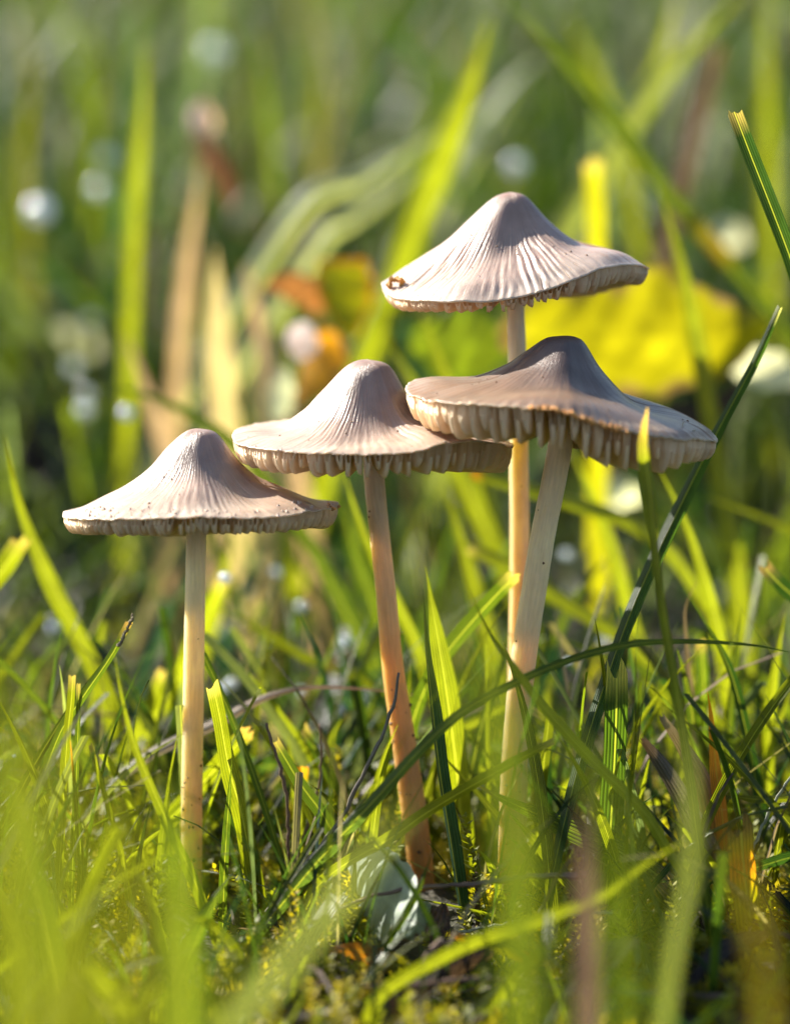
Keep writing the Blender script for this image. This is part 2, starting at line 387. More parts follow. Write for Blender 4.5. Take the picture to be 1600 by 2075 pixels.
# ------------------------------------------------------------------ mushrooms
def crumbs(parent, name, pts, sizes, cols, mat):
    V, F, C = [], [], []
    for p, r, c in zip(pts, sizes, cols):
        b = len(V); k = rng.uniform(.6, 1.3, 6)
        D = np.array([[1, 0, 0], [-1, 0, 0], [0, 1, 0], [0, -1, 0], [0, 0, 1], [0, 0, -1]], float) * k[:, None] * r
        V += list(D + p); C += [c] * 6
        for f in ((0, 2, 4), (2, 1, 4), (1, 3, 4), (3, 0, 4), (2, 0, 5), (1, 2, 5), (3, 1, 5), (0, 3, 5)): F.append(tuple(b + q for q in f))
    o = mesh_obj(name, V, F, mat, col=np.array(C), smooth=False)
    o.data.transform(Matrix.Translation(-parent.location)); o.parent = parent
    return o
def mushroom(label, Y0, apex, left, right, front, gl, gr, gdepth, stem, stemc, ccen, crim, back_py=0., depth=1.0, ngill=64, ridge=.012, seed=1,
             gillc=(.95, .79, .60), gth=.044, short=(.80, .62), rough_rim=.012, group='slender bell-capped mushrooms growing in the grass', lift=.08):
    rg = np.random.RandomState(seed)
    # stem --------------------------------------------------
    SP = [at(x, y, Y0) for x, y, w in stem]
    g = float(terrain(SP[-1][0], Y0))
    base = np.array([SP[-1][0], Y0, g])
    root = empty('mushroom', base)
    tag(root, label, 'mushroom', group)
    SW = [w * pxcm(p) / 2 for p, (x, y, w) in zip(SP, stem)]
    top = at(apex[0], apex[1], Y0)
    # apex as it shows: highest point of the silhouette, on the plane through the middle
    cx = top[0]; za = top[2]
    L_ = at(left[0], left[1], Y0); R_ = at(right[0], right[1], Y0)
    RL = cx - L_[0]; RR = R_[0] - cx; RD = (RL + RR) / 2 * depth
    n = 640; nr = 60
    ph = np.linspace(0, 2 * np.pi, n, endpoint=False)
    fx = np.array([f[0] for f in front], float); fy = np.array([f[1] for f in front], float)
    def rim(ph_):
        c, s = np.cos(ph_), np.sin(ph_)
        rx = np.where(c > 0, RR, RL) * c
        wob = 1 + .018 * np.sin(3 * ph_ + seed) + .012 * np.sin(7 * ph_ + 2 * seed)
        x = cx + rx * np.where(np.abs(c) > .97, 1, wob); y = Y0 + RD * s * wob
        zl, zr = L_[2], R_[2]
        k = (x - L_[0]) / (R_[0] - L_[0])
        zside = zl + (zr - zl) * np.clip(k, 0, 1)
        pxs = IW / 2 + (x - CAM[0]) / ((y - CAM[1]) * FWD[1] + (zside - CAM[2]) * FWD[2]) * DIST * PPC
        pyf = np.interp(pxs, fx, fy)
        zf = z_for(x, y, pyf)
        wgt = ss(0.0, .45, -s)
        zb = zside + back_py * ss(0, 1, s)
        z = np.where(s < 0, zside * (1 - wgt) + zf * wgt, zb)
        return x, y, z
    rx, ry, rz = rim(ph)
    # smooth rim height a little and add ragged edge
    kern = np.hanning(15); kern /= kern.sum()
    rz = np.convolve(np.r_[rz[-7:], rz, rz[:7]], kern, 'valid')
    rag = sum(rg.uniform(-1, 1) * np.sin(k * ph + rg.uniform(0, 6)) / (k ** .35) for k in (11, 17, 23, 31, 43, 61, 79)) * rough_rim
    gl = np.array(gl); gr = np.array(gr)
    t = np.linspace(0, 1, nr) ** .9
    def smoothp(g_):
        d = spline(np.array([[a, b] for a, b in g_]), 200); return lambda q: np.interp(q, d[:, 0], d[:, 1])
    GL, GR = smoothp(gl), smoothp(gr)
    bl = ss(-.8, .8, np.cos(ph))
    G = GL(t)[:, None] * (1 - bl)[None, :] + GR(t)[:, None] * bl[None, :]
    # rounded top
    # ridges: pleats running outward
    def ridges(ph_, t_):
        a = 0
        for k, am in ((67, .8), (91, .8), (127, .5), (41, .4)):
            a = a + am * (.55 + .45 * np.sin(5 * ph_ + 7 * t_ + k)) * np.sin(k * ph_ + 2.2 * np.sin(3 * ph_ + k) + .9 * np.sin(t_ * 8 + 4 * ph_ + k) + .5 * np.sin(t_ * 23 + k) + seed * k)
        return a / 1.4
    TT, PP = np.meshgrid(t, ph, indexing='ij')
    rd = ridges(PP, TT)
    env = ss(.22, .55, TT) * (1 - .35 * ss(.9, 1, TT)) * (.65 + .35 * np.sin(5 * PP + seed))
    lump = .02 * np.sin(4 * PP + 3 * TT * 3 + seed) * ss(.2, .6, TT) * (1 - ss(.85, 1, TT))
    X = cx + (rx - cx)[None, :] * TT; Yy = Y0 + (ry - Y0)[None, :] * TT
    Z = rz[None, :] + (za - rz)[None, :] * G + rd * ridge * env + lump + rag[None, :] * ss(.86, 1, TT)
    # small outward displacement of the pleats
    rr = 1 + (rd * ridge * .25 * env)
    X = cx + (X - cx) * rr; Yy = Y0 + (Yy - Y0) * rr
    # slightly turned-in rim
    thick = lambda q: .014 + .10 * (1 - q) ** .85
    tu = np.r_[1.0, .985, .96, .93, .88, .8, .7, .58, .45, .33, .2, .12]
    Gu = GL(tu)[:, None] * (1 - bl) + GR(tu)[:, None] * bl
    Zu = rz[None, :] + (za - rz)[None, :] * Gu - thick(tu)[:, None] + rag[None, :] * ss(.86, 1, tu)[:, None]
    inn = np.array([.985] + [1] * 11)
    Xu = cx + (rx - cx)[None, :] * (tu * inn)[:, None]; Yu = Y0 + (ry - Y0)[None, :] * (tu * inn)[:, None]
    V = np.concatenate([np.stack([X, Yy, Z], -1), np.stack([Xu, Yu, Zu], -1)]).reshape(-1, 3)
    rows = nr + len(tu)
    i, j = np.meshgrid(np.arange(n), np.arange(rows - 1))
    a = j * n + i; b = j * n + (i + 1) % n
    F = np.stack([a, b, b + n, a + n], -1).reshape(-1, 4)[:, ::-1]
    ccen = np.array(ccen); crim = np.array(crim)
    k = ss(.15, .95, TT)[..., None]
    Ct = ccen * (1 - k) + crim * k
    Ct = Ct * (1 + .16 * rd[..., None] * env[..., None] * .8)
    tipc = ss(.16, .02, TT)[..., None] * .35
    Ct = Ct * (1 - tipc) + ccen * np.array([1.15, .85, .65]) * tipc
    edge = ss(.965, 1, TT)[..., None] * .5
    Ct = Ct * (1 - edge) + np.array([.60, .44, .32]) * edge
    Cu = np.tile(np.array([.80, .66, .50]), (len(tu), n, 1))
    col = np.concatenate([Ct, Cu]).reshape(-1, 3)
    uv = np.concatenate([np.stack([PP / 6.2832, TT], -1), np.stack([np.tile(ph / 6.2832, (len(tu), 1)), np.tile(tu[:, None], (1, n))], -1)]).reshape(-1, 2)
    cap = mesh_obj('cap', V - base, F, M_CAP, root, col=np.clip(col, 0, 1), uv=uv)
    # gills --------------------------------------------------
    gx = np.array([q[0] for q in gdepth], float); gd = np.array([q[1] for q in gdepth], float)
    phs = (np.arange(ngill) + rg.uniform(-.10, .10, ngill)) * 2 * np.pi / ngill
    sr = SW[0] * .9
    for k_, p0 in enumerate(phs):
        full = k_ % 2 == 0
        third = (k_ % 4 == 3)
        rxx = np.interp(p0 % (2 * np.pi), np.r_[ph, 2 * np.pi], np.r_[rx, rx[0]]); ryy = np.interp(p0 % (2 * np.pi), np.r_[ph, 2 * np.pi], np.r_[ry, ry[0]])
        rzz = np.interp(p0 % (2 * np.pi), np.r_[ph, 2 * np.pi], np.r_[rz, rz[0]]); rgg = np.interp(p0 % (2 * np.pi), np.r_[ph, 2 * np.pi], np.r_[rag, rag[0]])
        Rr = math.hypot(rxx - cx, ryy - Y0)
        t0 = sr / Rr if full else (.62 if not third else .76) + rg.uniform(-.05, .05)
        px_, _ = proj((rxx, ryy, rzz))
        D = np.interp(px_, gx, gd) / PPC * 1.16
        D = D * (1 + rg.uniform(-.04, .04)) * (1 if full else (short[0] if not third else short[1]))
        e = np.r_[0, .012, .03, .055, .085, .15, .24, .38, .55, .72, .86, .95, 1] if full else np.r_[0, .03, .07, .14, .28, .45, .65, .82, .93, 1]
        tq = .99 - e * (.99 - t0)
        blq = float(ss(-.8, .8, math.cos(p0)))
        Gq = GL(tq) * (1 - blq) + GR(tq) * blq
        ztop = rzz + (za - rzz) * Gq - thick(tq) + .012 + rgg * ss(.86, 1, tq)
        xq = np.clip((.995 - tq) / (.075 if full else .05), 0, 1)
        b_ = np.sqrt(np.clip(1 - (1 - xq) ** 2, 0, 1))
        if full: b_ = b_ * (1 - .20 * ss(.5, .1, tq))
        else:
            xe = np.clip((tq - t0) / (.5 * (1 - t0)), 0, 1); b_ = b_ * np.sqrt(np.clip(1 - (1 - xe) ** 2, 0, 1))
        zbase = rzz + .10 * np.clip(ztop - rzz, 0, None) + np.minimum(ztop - rzz, 0)
        zbot = np.minimum(zbase - D * b_, ztop - .02)
        if not full: zbot = np.minimum(ztop - .015, (ztop * (.45) + zbase * .55) - D * b_)
        nq = len(tq)
        dirv = np.array([rxx - cx, ryy - Y0]) / Rr; per = np.array([-dirv[1], dirv[0]])
        lat = .02 * np.sin(np.linspace(0, 5, nq) + rg.uniform(0, 6)) * (tq)
        bend = rg.normal(0, .012)
        Vg = []
        th0 = .5 * np.interp(tq, [0, .3, 1], [.012, gth * .6, gth])
        for q in range(nq):
            c2 = np.array([cx, Y0]) + dirv * Rr * tq[q] + per * lat[q]
            zt, zb_ = ztop[q], zbot[q]
            for zz, th_, bb in ((zt, 1.25, 0), (zt * .5 + zb_ * .5, .95, .5), (zt * .06 + zb_ * .94, .8, .9), (zb_, .62, 1), ):
                pl = c2 + per * (th0[q] * th_ + bend * bb); Vg.append((pl[0], pl[1], zz))
            for zz, th_, bb in ((zt * .06 + zb_ * .94, .8, .9), (zt * .5 + zb_ * .5, .95, .5), (zt, 1.25, 0)):
                pl = c2 - per * (th0[q] * th_ - bend * bb); Vg.append((pl[0], pl[1], zz))
        Vg = np.array(Vg)
        jj, ii = np.meshgrid(np.arange(nq - 1), np.arange(6), indexing='ij')
        aa = (jj * 7 + ii).ravel()
        Fg = np.stack([aa, aa + 1, aa + 8, aa + 7], 1)
        gcol = np.array(gillc) * (1 + rg.uniform(-.06, .05))
        cg = np.tile(gcol, (len(Vg), 1))
        edgec = np.tile(np.array([0, 0, .0, .12, .0, 0, 0]), nq)[:, None]
        cg = cg * (1 + edgec)
        mesh_obj('gill', Vg - base, Fg, M_GILL, root, col=np.clip(cg, 0, 1))
    # stem -----------------------------------------------------
    ztopstem = rz.mean() + (za - rz.mean()) * .45
    SPt = [np.array([SP[0][0] * .6 + cx * .4, Y0, ztopstem])] + SP
    SPt.append(SP[-1] + np.array([0, 0, min(-.3, g - SP[-1][2] - .4)]))
    SWt = [SW[0] * 1.15] + SW + [SW[-1] * 1.05]
    nS = 90
    C = spline(np.array(SPt), nS)
    sc = np.r_[0, np.cumsum(np.linalg.norm(np.diff(np.array(SPt), axis=0), axis=1))]; sc /= sc[-1]
    s = np.linspace(0, 1, nS)
    Rr = np.interp(s, sc, SWt)
    m = 28
    th = np.linspace(0, 2 * np.pi, m, endpoint=False)
    R2 = Rr[:, None] * (1 + .02 * np.sin(3 * th + seed)[None, :] + .012 * np.sin(7 * th)[None, :] * np.sin(s * 9)[:, None]
                        + .010 * np.sin(s * 160 + .8 * np.sin(th * 2)[None, :].T).T if False else 1 + .02 * np.sin(3 * th + seed)[None, :] + .008 * np.sin(s[:, None] * 150 + np.sin(th)[None, :] * 1.2))
    cs = np.stack([np.interp(s, stemc[0], [c[q] for c in stemc[1]]) for q in range(3)], 1)  # stem colours start darker under the cap, painting in its shadow
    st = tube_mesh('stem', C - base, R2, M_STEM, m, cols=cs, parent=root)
    # a few soil specks stuck to stem and cap
    pts, sz, cl = [], [], []
    for q in range(5):
        k = rg.randint(12, nS - 20); a_ = rg.uniform(-2.6, -.5)
        pts.append(C[k] + np.array([math.cos(a_), math.sin(a_), 0]) * Rr[k]); sz.append(rg.uniform(.008, .018)); cl.append((.10, .05, .03))
    for q in range(26):
        k = int((.99 - .34 * rg.rand() ** 1.7) * nS) - 8; a_ = rg.uniform(-3.1, 0)
        pts.append(C[k] + np.array([math.cos(a_), math.sin(a_), 0]) * Rr[k]); sz.append(rg.uniform(.008, .026)); cl.append((.12, .07, .035))
    for q in range(16):
        k = rg.randint(int(nr * .35), nr - 2); a_ = rg.randint(int(n * .5), n)
        pts.append(np.array([X[k, a_], Yy[k, a_], Z[k, a_]])); sz.append(rg.uniform(.006, .016)); cl.append((.20, .11, .06))
    sp = crumbs(root, 'soil_specks', pts, sz, cl, M_CRUMB); sp['kind'] = 'stuff'
    return root, dict(X=X, Y=Yy, Z=Z, ph=ph, base=base, nr=nr, n=n, cap=cap)

CREAM = (.84, .67, .42); TANS = (.62, .42, .22); ORNG = (.46, .27, .11)
m1, i1 = mushroom('leftmost mushroom, pale cap alone on a straight cream stem', 0.0, (405, 868), (128, 1040), (687, 1022),
    [(100, 1045), (160, 1052), (250, 1052), (330, 1050), (400, 1047), (480, 1050), (560, 1048), (640, 1035), (700, 1024)],
    [(0, 1), (.1, .965), (.235, .785), (.38, .52), (.56, .29), (.74, .16), (.9, .06), (1, 0)],
    [(0, 1), (.124, .93), (.266, .60), (.44, .32), (.69, .14), (.88, .05), (1, 0)],
    [(100, 25), (170, 32), (300, 34), (420, 34), (560, 32), (660, 36)],
    [(398, 1075, 40), (396, 1180, 41), (393, 1350, 42), (389, 1600, 43), (386, 1800, 46), (385, 1900, 50)],
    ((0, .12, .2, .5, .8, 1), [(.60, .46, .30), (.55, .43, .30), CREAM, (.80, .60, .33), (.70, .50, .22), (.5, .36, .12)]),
    (.30, .205, .165), (.55, .39, .29), back_py=-.22, ngill=120, short=(.95, .88), ridge=.004, seed=3, rough_rim=.012)
m2, i2 = mushroom('middle mushroom with its tall bell cap tucked under the darker cap beside it', 0.25, (745, 728), (470, 880), (1040, 903),
    [(440, 890), (500, 905), (560, 913), (640, 918), (740, 921), (850, 915), (900, 897), (960, 893), (1050, 903)],
    [(0, 1), (.1, .965), (.2, .84), (.345, .55), (.49, .27), (.66, .10), (.85, .05), (1, 0)],
    [(0, 1), (.15, .92), (.254, .64), (.39, .30), (.55, .14), (.78, .06), (1, 0)],
    [(440, 36), (520, 44), (640, 44), (760, 44), (860, 46), (930, 60), (1040, 44)],
    [(758, 960, 42), (768, 1070, 41), (782, 1200, 41), (796, 1350, 44), (815, 1480, 48), (838, 1640, 52), (855, 1790, 52)],
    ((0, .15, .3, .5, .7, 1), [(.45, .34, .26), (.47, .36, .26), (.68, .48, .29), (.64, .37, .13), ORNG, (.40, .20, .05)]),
    (.29, .195, .155), (.52, .365, .27), back_py=.0, gth=.044, short=(.9, .7), ngill=88, ridge=.006, seed=5)
m3, i3 = mushroom('tallest mushroom with the highest pleated cap and orange nick on rim', 1.2, (1035, 389), (772, 575), (1312, 545),
    [(750, 590), (800, 606), (900, 612), (1000, 610), (1060, 602), (1150, 572), (1210, 547), (1260, 535), (1330, 540)],
    [(0, 1), (.08, .975), (.17, .9), (.32, .71), (.51, .46), (.70, .26), (.88, .11), (1, 0)],
    [(0, 1), (.08, .97), (.14, .89), (.27, .63), (.415, .42), (.6, .27), (.81, .17), (1, 0)],
    [(750, 26), (820, 24), (960, 22), (1060, 24), (1140, 30), (1210, 42), (1320, 30)],
    [(1044, 622, 35), (1048, 760, 38), (1050, 900, 39), (1052, 1050, 39), (1052, 1200, 40), (1048, 1400, 42), (1044, 1600, 44), (1042, 1760, 46)],
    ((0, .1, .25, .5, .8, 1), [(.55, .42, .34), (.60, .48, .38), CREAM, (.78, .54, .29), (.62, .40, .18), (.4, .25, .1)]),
    (.32, .21, .165), (.53, .38, .305), back_py=-.15, ngill=112, short=(.92, .8), ridge=.0105, seed=8)
m4, i4 = mushroom('mushroom with the broad brown cap darkened for shade and deep cream gills, leaning stem', -0.25, (1150, 680), (820, 787), (1452, 888),
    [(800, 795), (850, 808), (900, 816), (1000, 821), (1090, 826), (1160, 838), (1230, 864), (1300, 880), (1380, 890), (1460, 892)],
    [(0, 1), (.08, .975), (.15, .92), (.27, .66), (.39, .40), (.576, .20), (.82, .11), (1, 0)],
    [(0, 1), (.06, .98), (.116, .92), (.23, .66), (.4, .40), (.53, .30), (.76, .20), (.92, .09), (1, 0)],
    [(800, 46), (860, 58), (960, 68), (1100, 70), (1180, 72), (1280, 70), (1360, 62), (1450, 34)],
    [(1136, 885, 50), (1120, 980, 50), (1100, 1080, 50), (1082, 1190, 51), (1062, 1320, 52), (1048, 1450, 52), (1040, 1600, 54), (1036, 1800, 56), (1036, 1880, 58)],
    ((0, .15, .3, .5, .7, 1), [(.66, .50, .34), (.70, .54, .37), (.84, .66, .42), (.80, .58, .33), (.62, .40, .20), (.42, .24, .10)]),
    (.105, .070, .060), (.26, .165, .105), back_py=.02, gth=.046, short=(.9, .7), ngill=84, ridge=.002, seed=13, rough_rim=.016)  # cap browns set darker to paint in shade from the taller cap

# small marks that belong to single mushrooms
def rot_spot():
    b = np.array(i3['base'])
    p = at(800, 571, 1.2 - .35)
    V, F = [], []
    pts = []; sz = []; cl = []
    for k in range(14):
        pts.append(p + np.array([rng.uniform(-.07, .09), rng.uniform(-.06, .06), rng.uniform(-.04, .03)])); sz.append(rng.uniform(.018, .045)); cl.append((.8 * rng.uniform(.7, 1.1), .36, .08))
    o = crumbs(m3, 'rotten_nick', pts, sz, cl, M_CRUMB); o['label'] = 'orange brown nick in the pale rim'
rot_spot()
def rim_crumbs(m, info, phr, npt, col, label, size=(.012, .03), trange=(.93, 1.0)):
    pts, sz, cl = [], [], []
    X, Y, Z, n, nr = info['X'], info['Y'], info['Z'], info['n'], info['nr']
    for k in range(npt):
        a = int(rng.uniform(*phr) / 360 * n) % n; r = min(nr - 1, int(rng.uniform(*trange) * nr))
        pts.append(np.array([X[r, a], Y[r, a], Z[r, a] - .005])); sz.append(rng.uniform(*size)); cl.append(np.array(col) * rng.uniform(.6, 1.3))
    o = crumbs(m, 'crumbs', pts, sz, cl, M_CRUMB); o['label'] = label; o['kind'] = 'stuff'
rim_crumbs(m4, i4, (255, 290), 120, (.75, .36, .11), 'torn orange crumbs along the front rim', (.012, .034), (.965, 1.0))
rim_crumbs(m4, i4, (190, 255), 40, (.60, .42, .26), 'fine pale crumbs on the left rim', (.006, .014), (.98, 1.0))
rim_crumbs(m1, i1, (340, 365), 22, (.55, .28, .10), 'orange crumbs on the right rim', (.010, .022), (.9, 1.0))
rim_crumbs(m1, i1, (200, 330), 110, (.62, .46, .36), 'crusty flakes on the front skirt', (.010, .026), (.80, .99))
rim_crumbs(m2, i2, (200, 330), 60, (.58, .44, .36), 'fine flakes on the front rim', (.008, .016), (.95, 1.0))
def fibre():
    pts = [(1385, 853), (1382, 861), (1388, 869), (1400, 873), (1408, 872)]
    C = spline([at(x, y, -.95) for x, y in pts], 20)
    o = tube_mesh('hair', C, np.full(20, .006), M_DRY, 6, (.8, .75, .7), (.8, .75, .7)); rebase(o, C[0])
    tag(o, 'tiny white curled hair lying on the right side of the dark broad cap', 'hair')
fibre()

# ------------------------------------------------------------------ sharp grass around the mushrooms
G2 = 'dry stalks and twigs among the grass'
G1 = 'grass blades standing among the mushrooms'
def b(*a, **k): k.setdefault('group', G1); return blade(*a, **k)
b('cut blade with bright midrib leaning in at the upper right edge', [(1487, 228), (1522, 320), (1565, 430), (1612, 560), (1680, 800), (1740, 1200), (1770, 1500)], .5, [30, 32, 36, 40], 'dark', 'cut', -5, fold=.7, col2='green')
b('long dark narrow blade rising behind the dark cap to a pale tip', [(1578, 622), (1530, 730), (1455, 870), (1370, 1040), (1290, 1210), (1230, 1370), (1170, 1560), (1130, 1720), (1105, 1850)], [.6, .6, .6, .4, -.2, -.8, -1.3, -1.5], [11, 20, 27, 30, 28, 24, 20], (.035, .075, .018), 'cut', -12, tipcol=(.6, .6, .45), fold=.6)
b('bright pointed blade standing in front of the dark cap', [(1311, 826), (1304, 900), (1316, 1000), (1325, 1100), (1345, 1250), (1370, 1400), (1395, 1560), (1420, 1750)], -2.1, [34, 34, 18, 18, 22, 20], 'lime', 'point', 45, tlen=.7, yaw1=0, tipcol=(.55, .35, .2), col2='green')
b('long bluish green blade arching in front of all the stems', [(1620, 1327), (1530, 1308), (1400, 1300), (1280, 1305), (1160, 1335), (1040, 1385), (940, 1440), (860, 1510), (760, 1620), (640, 1750), (540, 1870), (470, 1950)], [-1.0, -1.6, -2.0, -1.8], [10, 14, 16, 17, 24, 32, 24], (.065, .11, .035), 'point', 5, fold=.5)
b('broad ribbed dark blade with a jagged cut end right of the leaning stem', [(1250, 1358), (1246, 1500), (1238, 1650), (1225, 1850)], -.6, [42, 48, 48, 42], (.05, .095, .014), 'torn', 12, fold=.15, col2='dark', tipcol=(.35, .35, .12))
b('dark torn blade piece standing behind the jagged broad blade', [(1258, 1272), (1252, 1340), (1246, 1420), (1240, 1600), (1236, 1700)], .3, [28, 30, 30], 'dark', 'torn', -35)
b('slim dark teal blade right of the middle stem', [(856, 1192), (862, 1300), (872, 1400), (890, 1560), (915, 1720), (935, 1850)], -.9, [14, 20, 26, 24], 'teal', 'point', -52, fold=.6)
b('broad bright ribbed blade just behind the slim teal blade', [(862, 1148), (885, 1280), (905, 1400), (925, 1560), (940, 1740)], .4, [12, 44, 52, 54, 50], 'lime', 'point', 38, fold=.12)
b('straight cut bright blade right of the leftmost stem', [(431, 1386), (445, 1450), (465, 1560), (490, 1650), (515, 1780), (530, 1850)], -.5, [26, 32, 38, 36], 'lime', 'cut', 40, fold=.12, tipcol='cream')
b('bright cut blade crossing behind the leftmost stem', [(508, 1480), (470, 1520), (410, 1590), (330, 1680), (280, 1750)], .7, [32, 34, 34], 'lime', 'cut', 48, fold=.15, tipcol='peach')
b('cut green blade leaning left above the pale leaf', [(556, 1500), (610, 1590), (660, 1660), (700, 1750), (760, 1850), (800, 1920)], -.3, [22, 28, 32, 30], 'green', 'cut', 25, fold=.2)
b('narrow green blade behind the leaning cut blade', [(616, 1472), (650, 1540), (700, 1620), (745, 1710), (800, 1790)], 1.0, [16, 20, 22], 'green', 'cut', 20)
b('upright cut blade with a reddish end left of the middle stem', [(612, 1556), (610, 1640), (605, 1760), (600, 1840)], .6, [26, 28, 26], 'lime', 'cut', 36, tipcol='orange', fold=.15)
b('short bent light green blade against the middle stem', [(806, 1468), (780, 1530), (760, 1600), (735, 1700)], .1, [10, 16, 14], 'lime', 'point', 40)
b('slanting cut blade at the left with a bright edge', [(262, 1262), (225, 1330), (170, 1410), (125, 1480), (80, 1600), (60, 1700)], -1.0, [14, 18, 16], 'green', 'cut', 10, fold=.6, tipcol='peach')
b('upright narrow blade left of the slanting cut blade', [(148, 1368), (145, 1420), (135, 1520), (125, 1700)], -1.2, [14, 18, 16], 'lime', 'cut', 30)
b('thin upright blade with small cut end beside another at the left', [(160, 1386), (158, 1500), (150, 1700)], -1.0, [9, 12], 'green', 'cut', 20)
b('slim pointed blade slanting across the foot of the leftmost stem', [(232, 1322), (245, 1400), (270, 1500), (310, 1600), (345, 1680), (385, 1760), (420, 1850)], -2.0, [10, 16, 22, 22], 'lime', 'point', 34)
b('thin pointed blade in the left grass below the slanting one', [(185, 1508), (205, 1580), (225, 1650), (250, 1740), (265, 1850)], -1.5, [9, 12, 12], 'lime', 'cut', 35)
b('thin upright orange tipped blade in the left grass', [(143, 1500), (155, 1620), (165, 1750), (160, 1860)], -1.4, [10, 14, 14], 'green', 'point', 25, tipcol='orange')
b('green blade arching left from behind the foot of the leftmost stem', [(372, 1602), (300, 1630), (230, 1670), (180, 1720), (140, 1790)], .3, [14, 22, 20], 'green', 'point', -25, fold=.4)
b('pale pinkish blade arching behind the two left stems', [(865, 1412), (760, 1398), (640, 1392), (560, 1405), (500, 1430), (440, 1465), (360, 1500), (280, 1545), (200, 1620)], 1.0, [8, 9, 10, 18, 22, 20, 18], 'pinkish', 'point', -15, col2='silver', fold=.4, spots=[(.72, .02, 'mauve')])
b('flat teal blade lying behind the short cut blades', [(290, 1500), (380, 1510), (450, 1530), (520, 1550), (620, 1562), (700, 1590)], 2.0, [14, 22, 26, 26, 20], 'teal', 'point', -40, root=False, col2='green')
b('bright tall pointed blade at the left edge, slightly blurred', [(10, 883), (40, 1020), (90, 1150), (150, 1270), (200, 1370), (240, 1480)], 3.0, [18, 34, 38, 38], 'lime', 'point', 28, fold=.25)
b('short thick blade crossing the tall one at the left edge', [(46, 1093), (10, 1150), (-40, 1210), (-90, 1290)], 2.7, [36, 42, 42], 'lime', 'cut', 20)
b('bright blade with a dew glint on its cut tip behind the leftmost stem', [(455, 1176), (430, 1230), (390, 1320), (350, 1400), (300, 1480), (260, 1550)], 3.5, [28, 32, 34, 30], 'lime', 'cut', 45)
b('bright narrow blade rising to the gills of the middle cap', [(695, 950), (730, 1060), (780, 1170), (840, 1290), (870, 1370)], 3.2, [20, 26, 28], 'lime', 'point', 40)
b('cut blade with pale tip resting before the tall stem', [(1045, 1165), (990, 1222), (930, 1290), (880, 1360), (840, 1450), (820, 1560)], .9, [30, 32, 30], 'green', 'cut', 30, tipcol='cream', fold=.3)
b('bright thin tipped blade slanting across the leaning stem', [(951, 1195), (985, 1270), (1040, 1350), (1100, 1430), (1200, 1540), (1300, 1640), (1345, 1710)], -2.0, [12, 22, 24, 24, 20], (.20, .24, .012), 'point', 8, fold=.25)
b('lime cut blade running right behind both right stems', [(950, 1106), (1020, 1140), (1100, 1190), (1200, 1250), (1290, 1310), (1340, 1380)], 4.0, [28, 32, 32], 'lime', 'cut', 40, tipcol='cream')
b('long bright red tipped blade running right under the dark cap', [(955, 952), (1060, 985), (1170, 1020), (1260, 1050), (1350, 1110), (1420, 1200)], 4.2, [26, 30, 28], 'lime', 'cut', 40, tipcol='orange')
b('bright slanting blade leaving the right edge under the dark cap rim', [(1430, 1008), (1500, 1030), (1620, 1080), (1720, 1150)], 5.0, [26, 28], 'lime', 'point', 30)
b('bright curved blade descending from behind the dark cap at right', [(1335, 950), (1390, 1060), (1430, 1180), (1460, 1300), (1475, 1420)], 2.6, [24, 28, 30], 'lime', 'point', 36)
b('short bright blade seen between the leaning stem and the cap rim', [(1150, 900), (1180, 960), (1215, 1040), (1250, 1140), (1280, 1260), (1300, 1330)], 5.2, [28, 30], 'lime', 'point', 34)
b('thin tan curled blade right of the upright dark blade', [(1412, 1176), (1388, 1230), (1390, 1300), (1400, 1420), (1410, 1560)], 1.2, [9, 12, 12], 'tan', 'point', 10)
b('thin upright green blade near the right edge', [(1502, 1225), (1490, 1330), (1480, 1430), (1470, 1600)], 1.4, [10, 18, 18], 'green', 'point', -10)
b('thin teal blade leaning at the right edge', [(1550, 1408), (1590, 1490), (1630, 1580), (1660, 1680)], .0, [9, 14, 14], 'teal', 'point', -40)
b('dark brown ended cut blade at the right edge', [(1546, 1148), (1580, 1185), (1640, 1240), (1700, 1340)], 1.2, [30, 34], 'dark', 'cut', -20, tipcol='mauve')
b('light green blade leaning left of the grey stubs', [(1338, 1418), (1300, 1500), (1265, 1590), (1250, 1660)], .7, [12, 18, 18], 'lime', 'point', 32)
b('brown blade with a glowing orange patch at the right', [(1432, 1400), (1440, 1450), (1450, 1560), (1462, 1650), (1470, 1760)], -.3, [16, 26, 24], 'orange', 'point', 30, col2='brown')
b('wide yellow and orange blade at the lower right', [(1500, 1670), (1506, 1760), (1520, 1870), (1530, 1960)], -1.8, [50, 58, 52], 'yellow', 'torn', 38, tipcol='brown', spots=[(.7, .12, 'orange')], fold=.15)
b('bright cut blade slanting in front of the middle stem foot', [(1122, 1503), (1050, 1540), (960, 1590), (860, 1650), (790, 1700), (700, 1750), (640, 1800)], -1.6, [14, 20, 24, 24, 20], 'lime', 'cut', 48, fold=.25, tipcol='grey')
b('wide ribbed green blade leaning right above the brown twig', [(945, 1578), (1010, 1615), (1100, 1655), (1200, 1700), (1280, 1740), (1350, 1790)], -.9, [8, 34, 46, 50, 44], 'green', 'point', 12, fold=.2, tipcol='cream', spots=[(.25, .04, 'tan')])
b('bright ribbed blade slanting below the wide green blade', [(1030, 1645), (1080, 1700), (1130, 1760), (1185, 1825)], -1.1, [20, 28, 28], 'lime', 'point', 30, fold=.2)
b('slim pointed blade crossing the bright ribbed one', [(1088, 1675), (1140, 1760), (1188, 1825)], -1.0, [8, 16, 16], 'green', 'point', 34)
b('long bright soft blade slanting across the lower right foreground', [(1392, 1700), (1310, 1750), (1230, 1810), (1120, 1860), (1000, 1895), (880, 1950), (780, 2010)], -4.2, [18, 26, 28, 26], 'lime', 'point', 28)
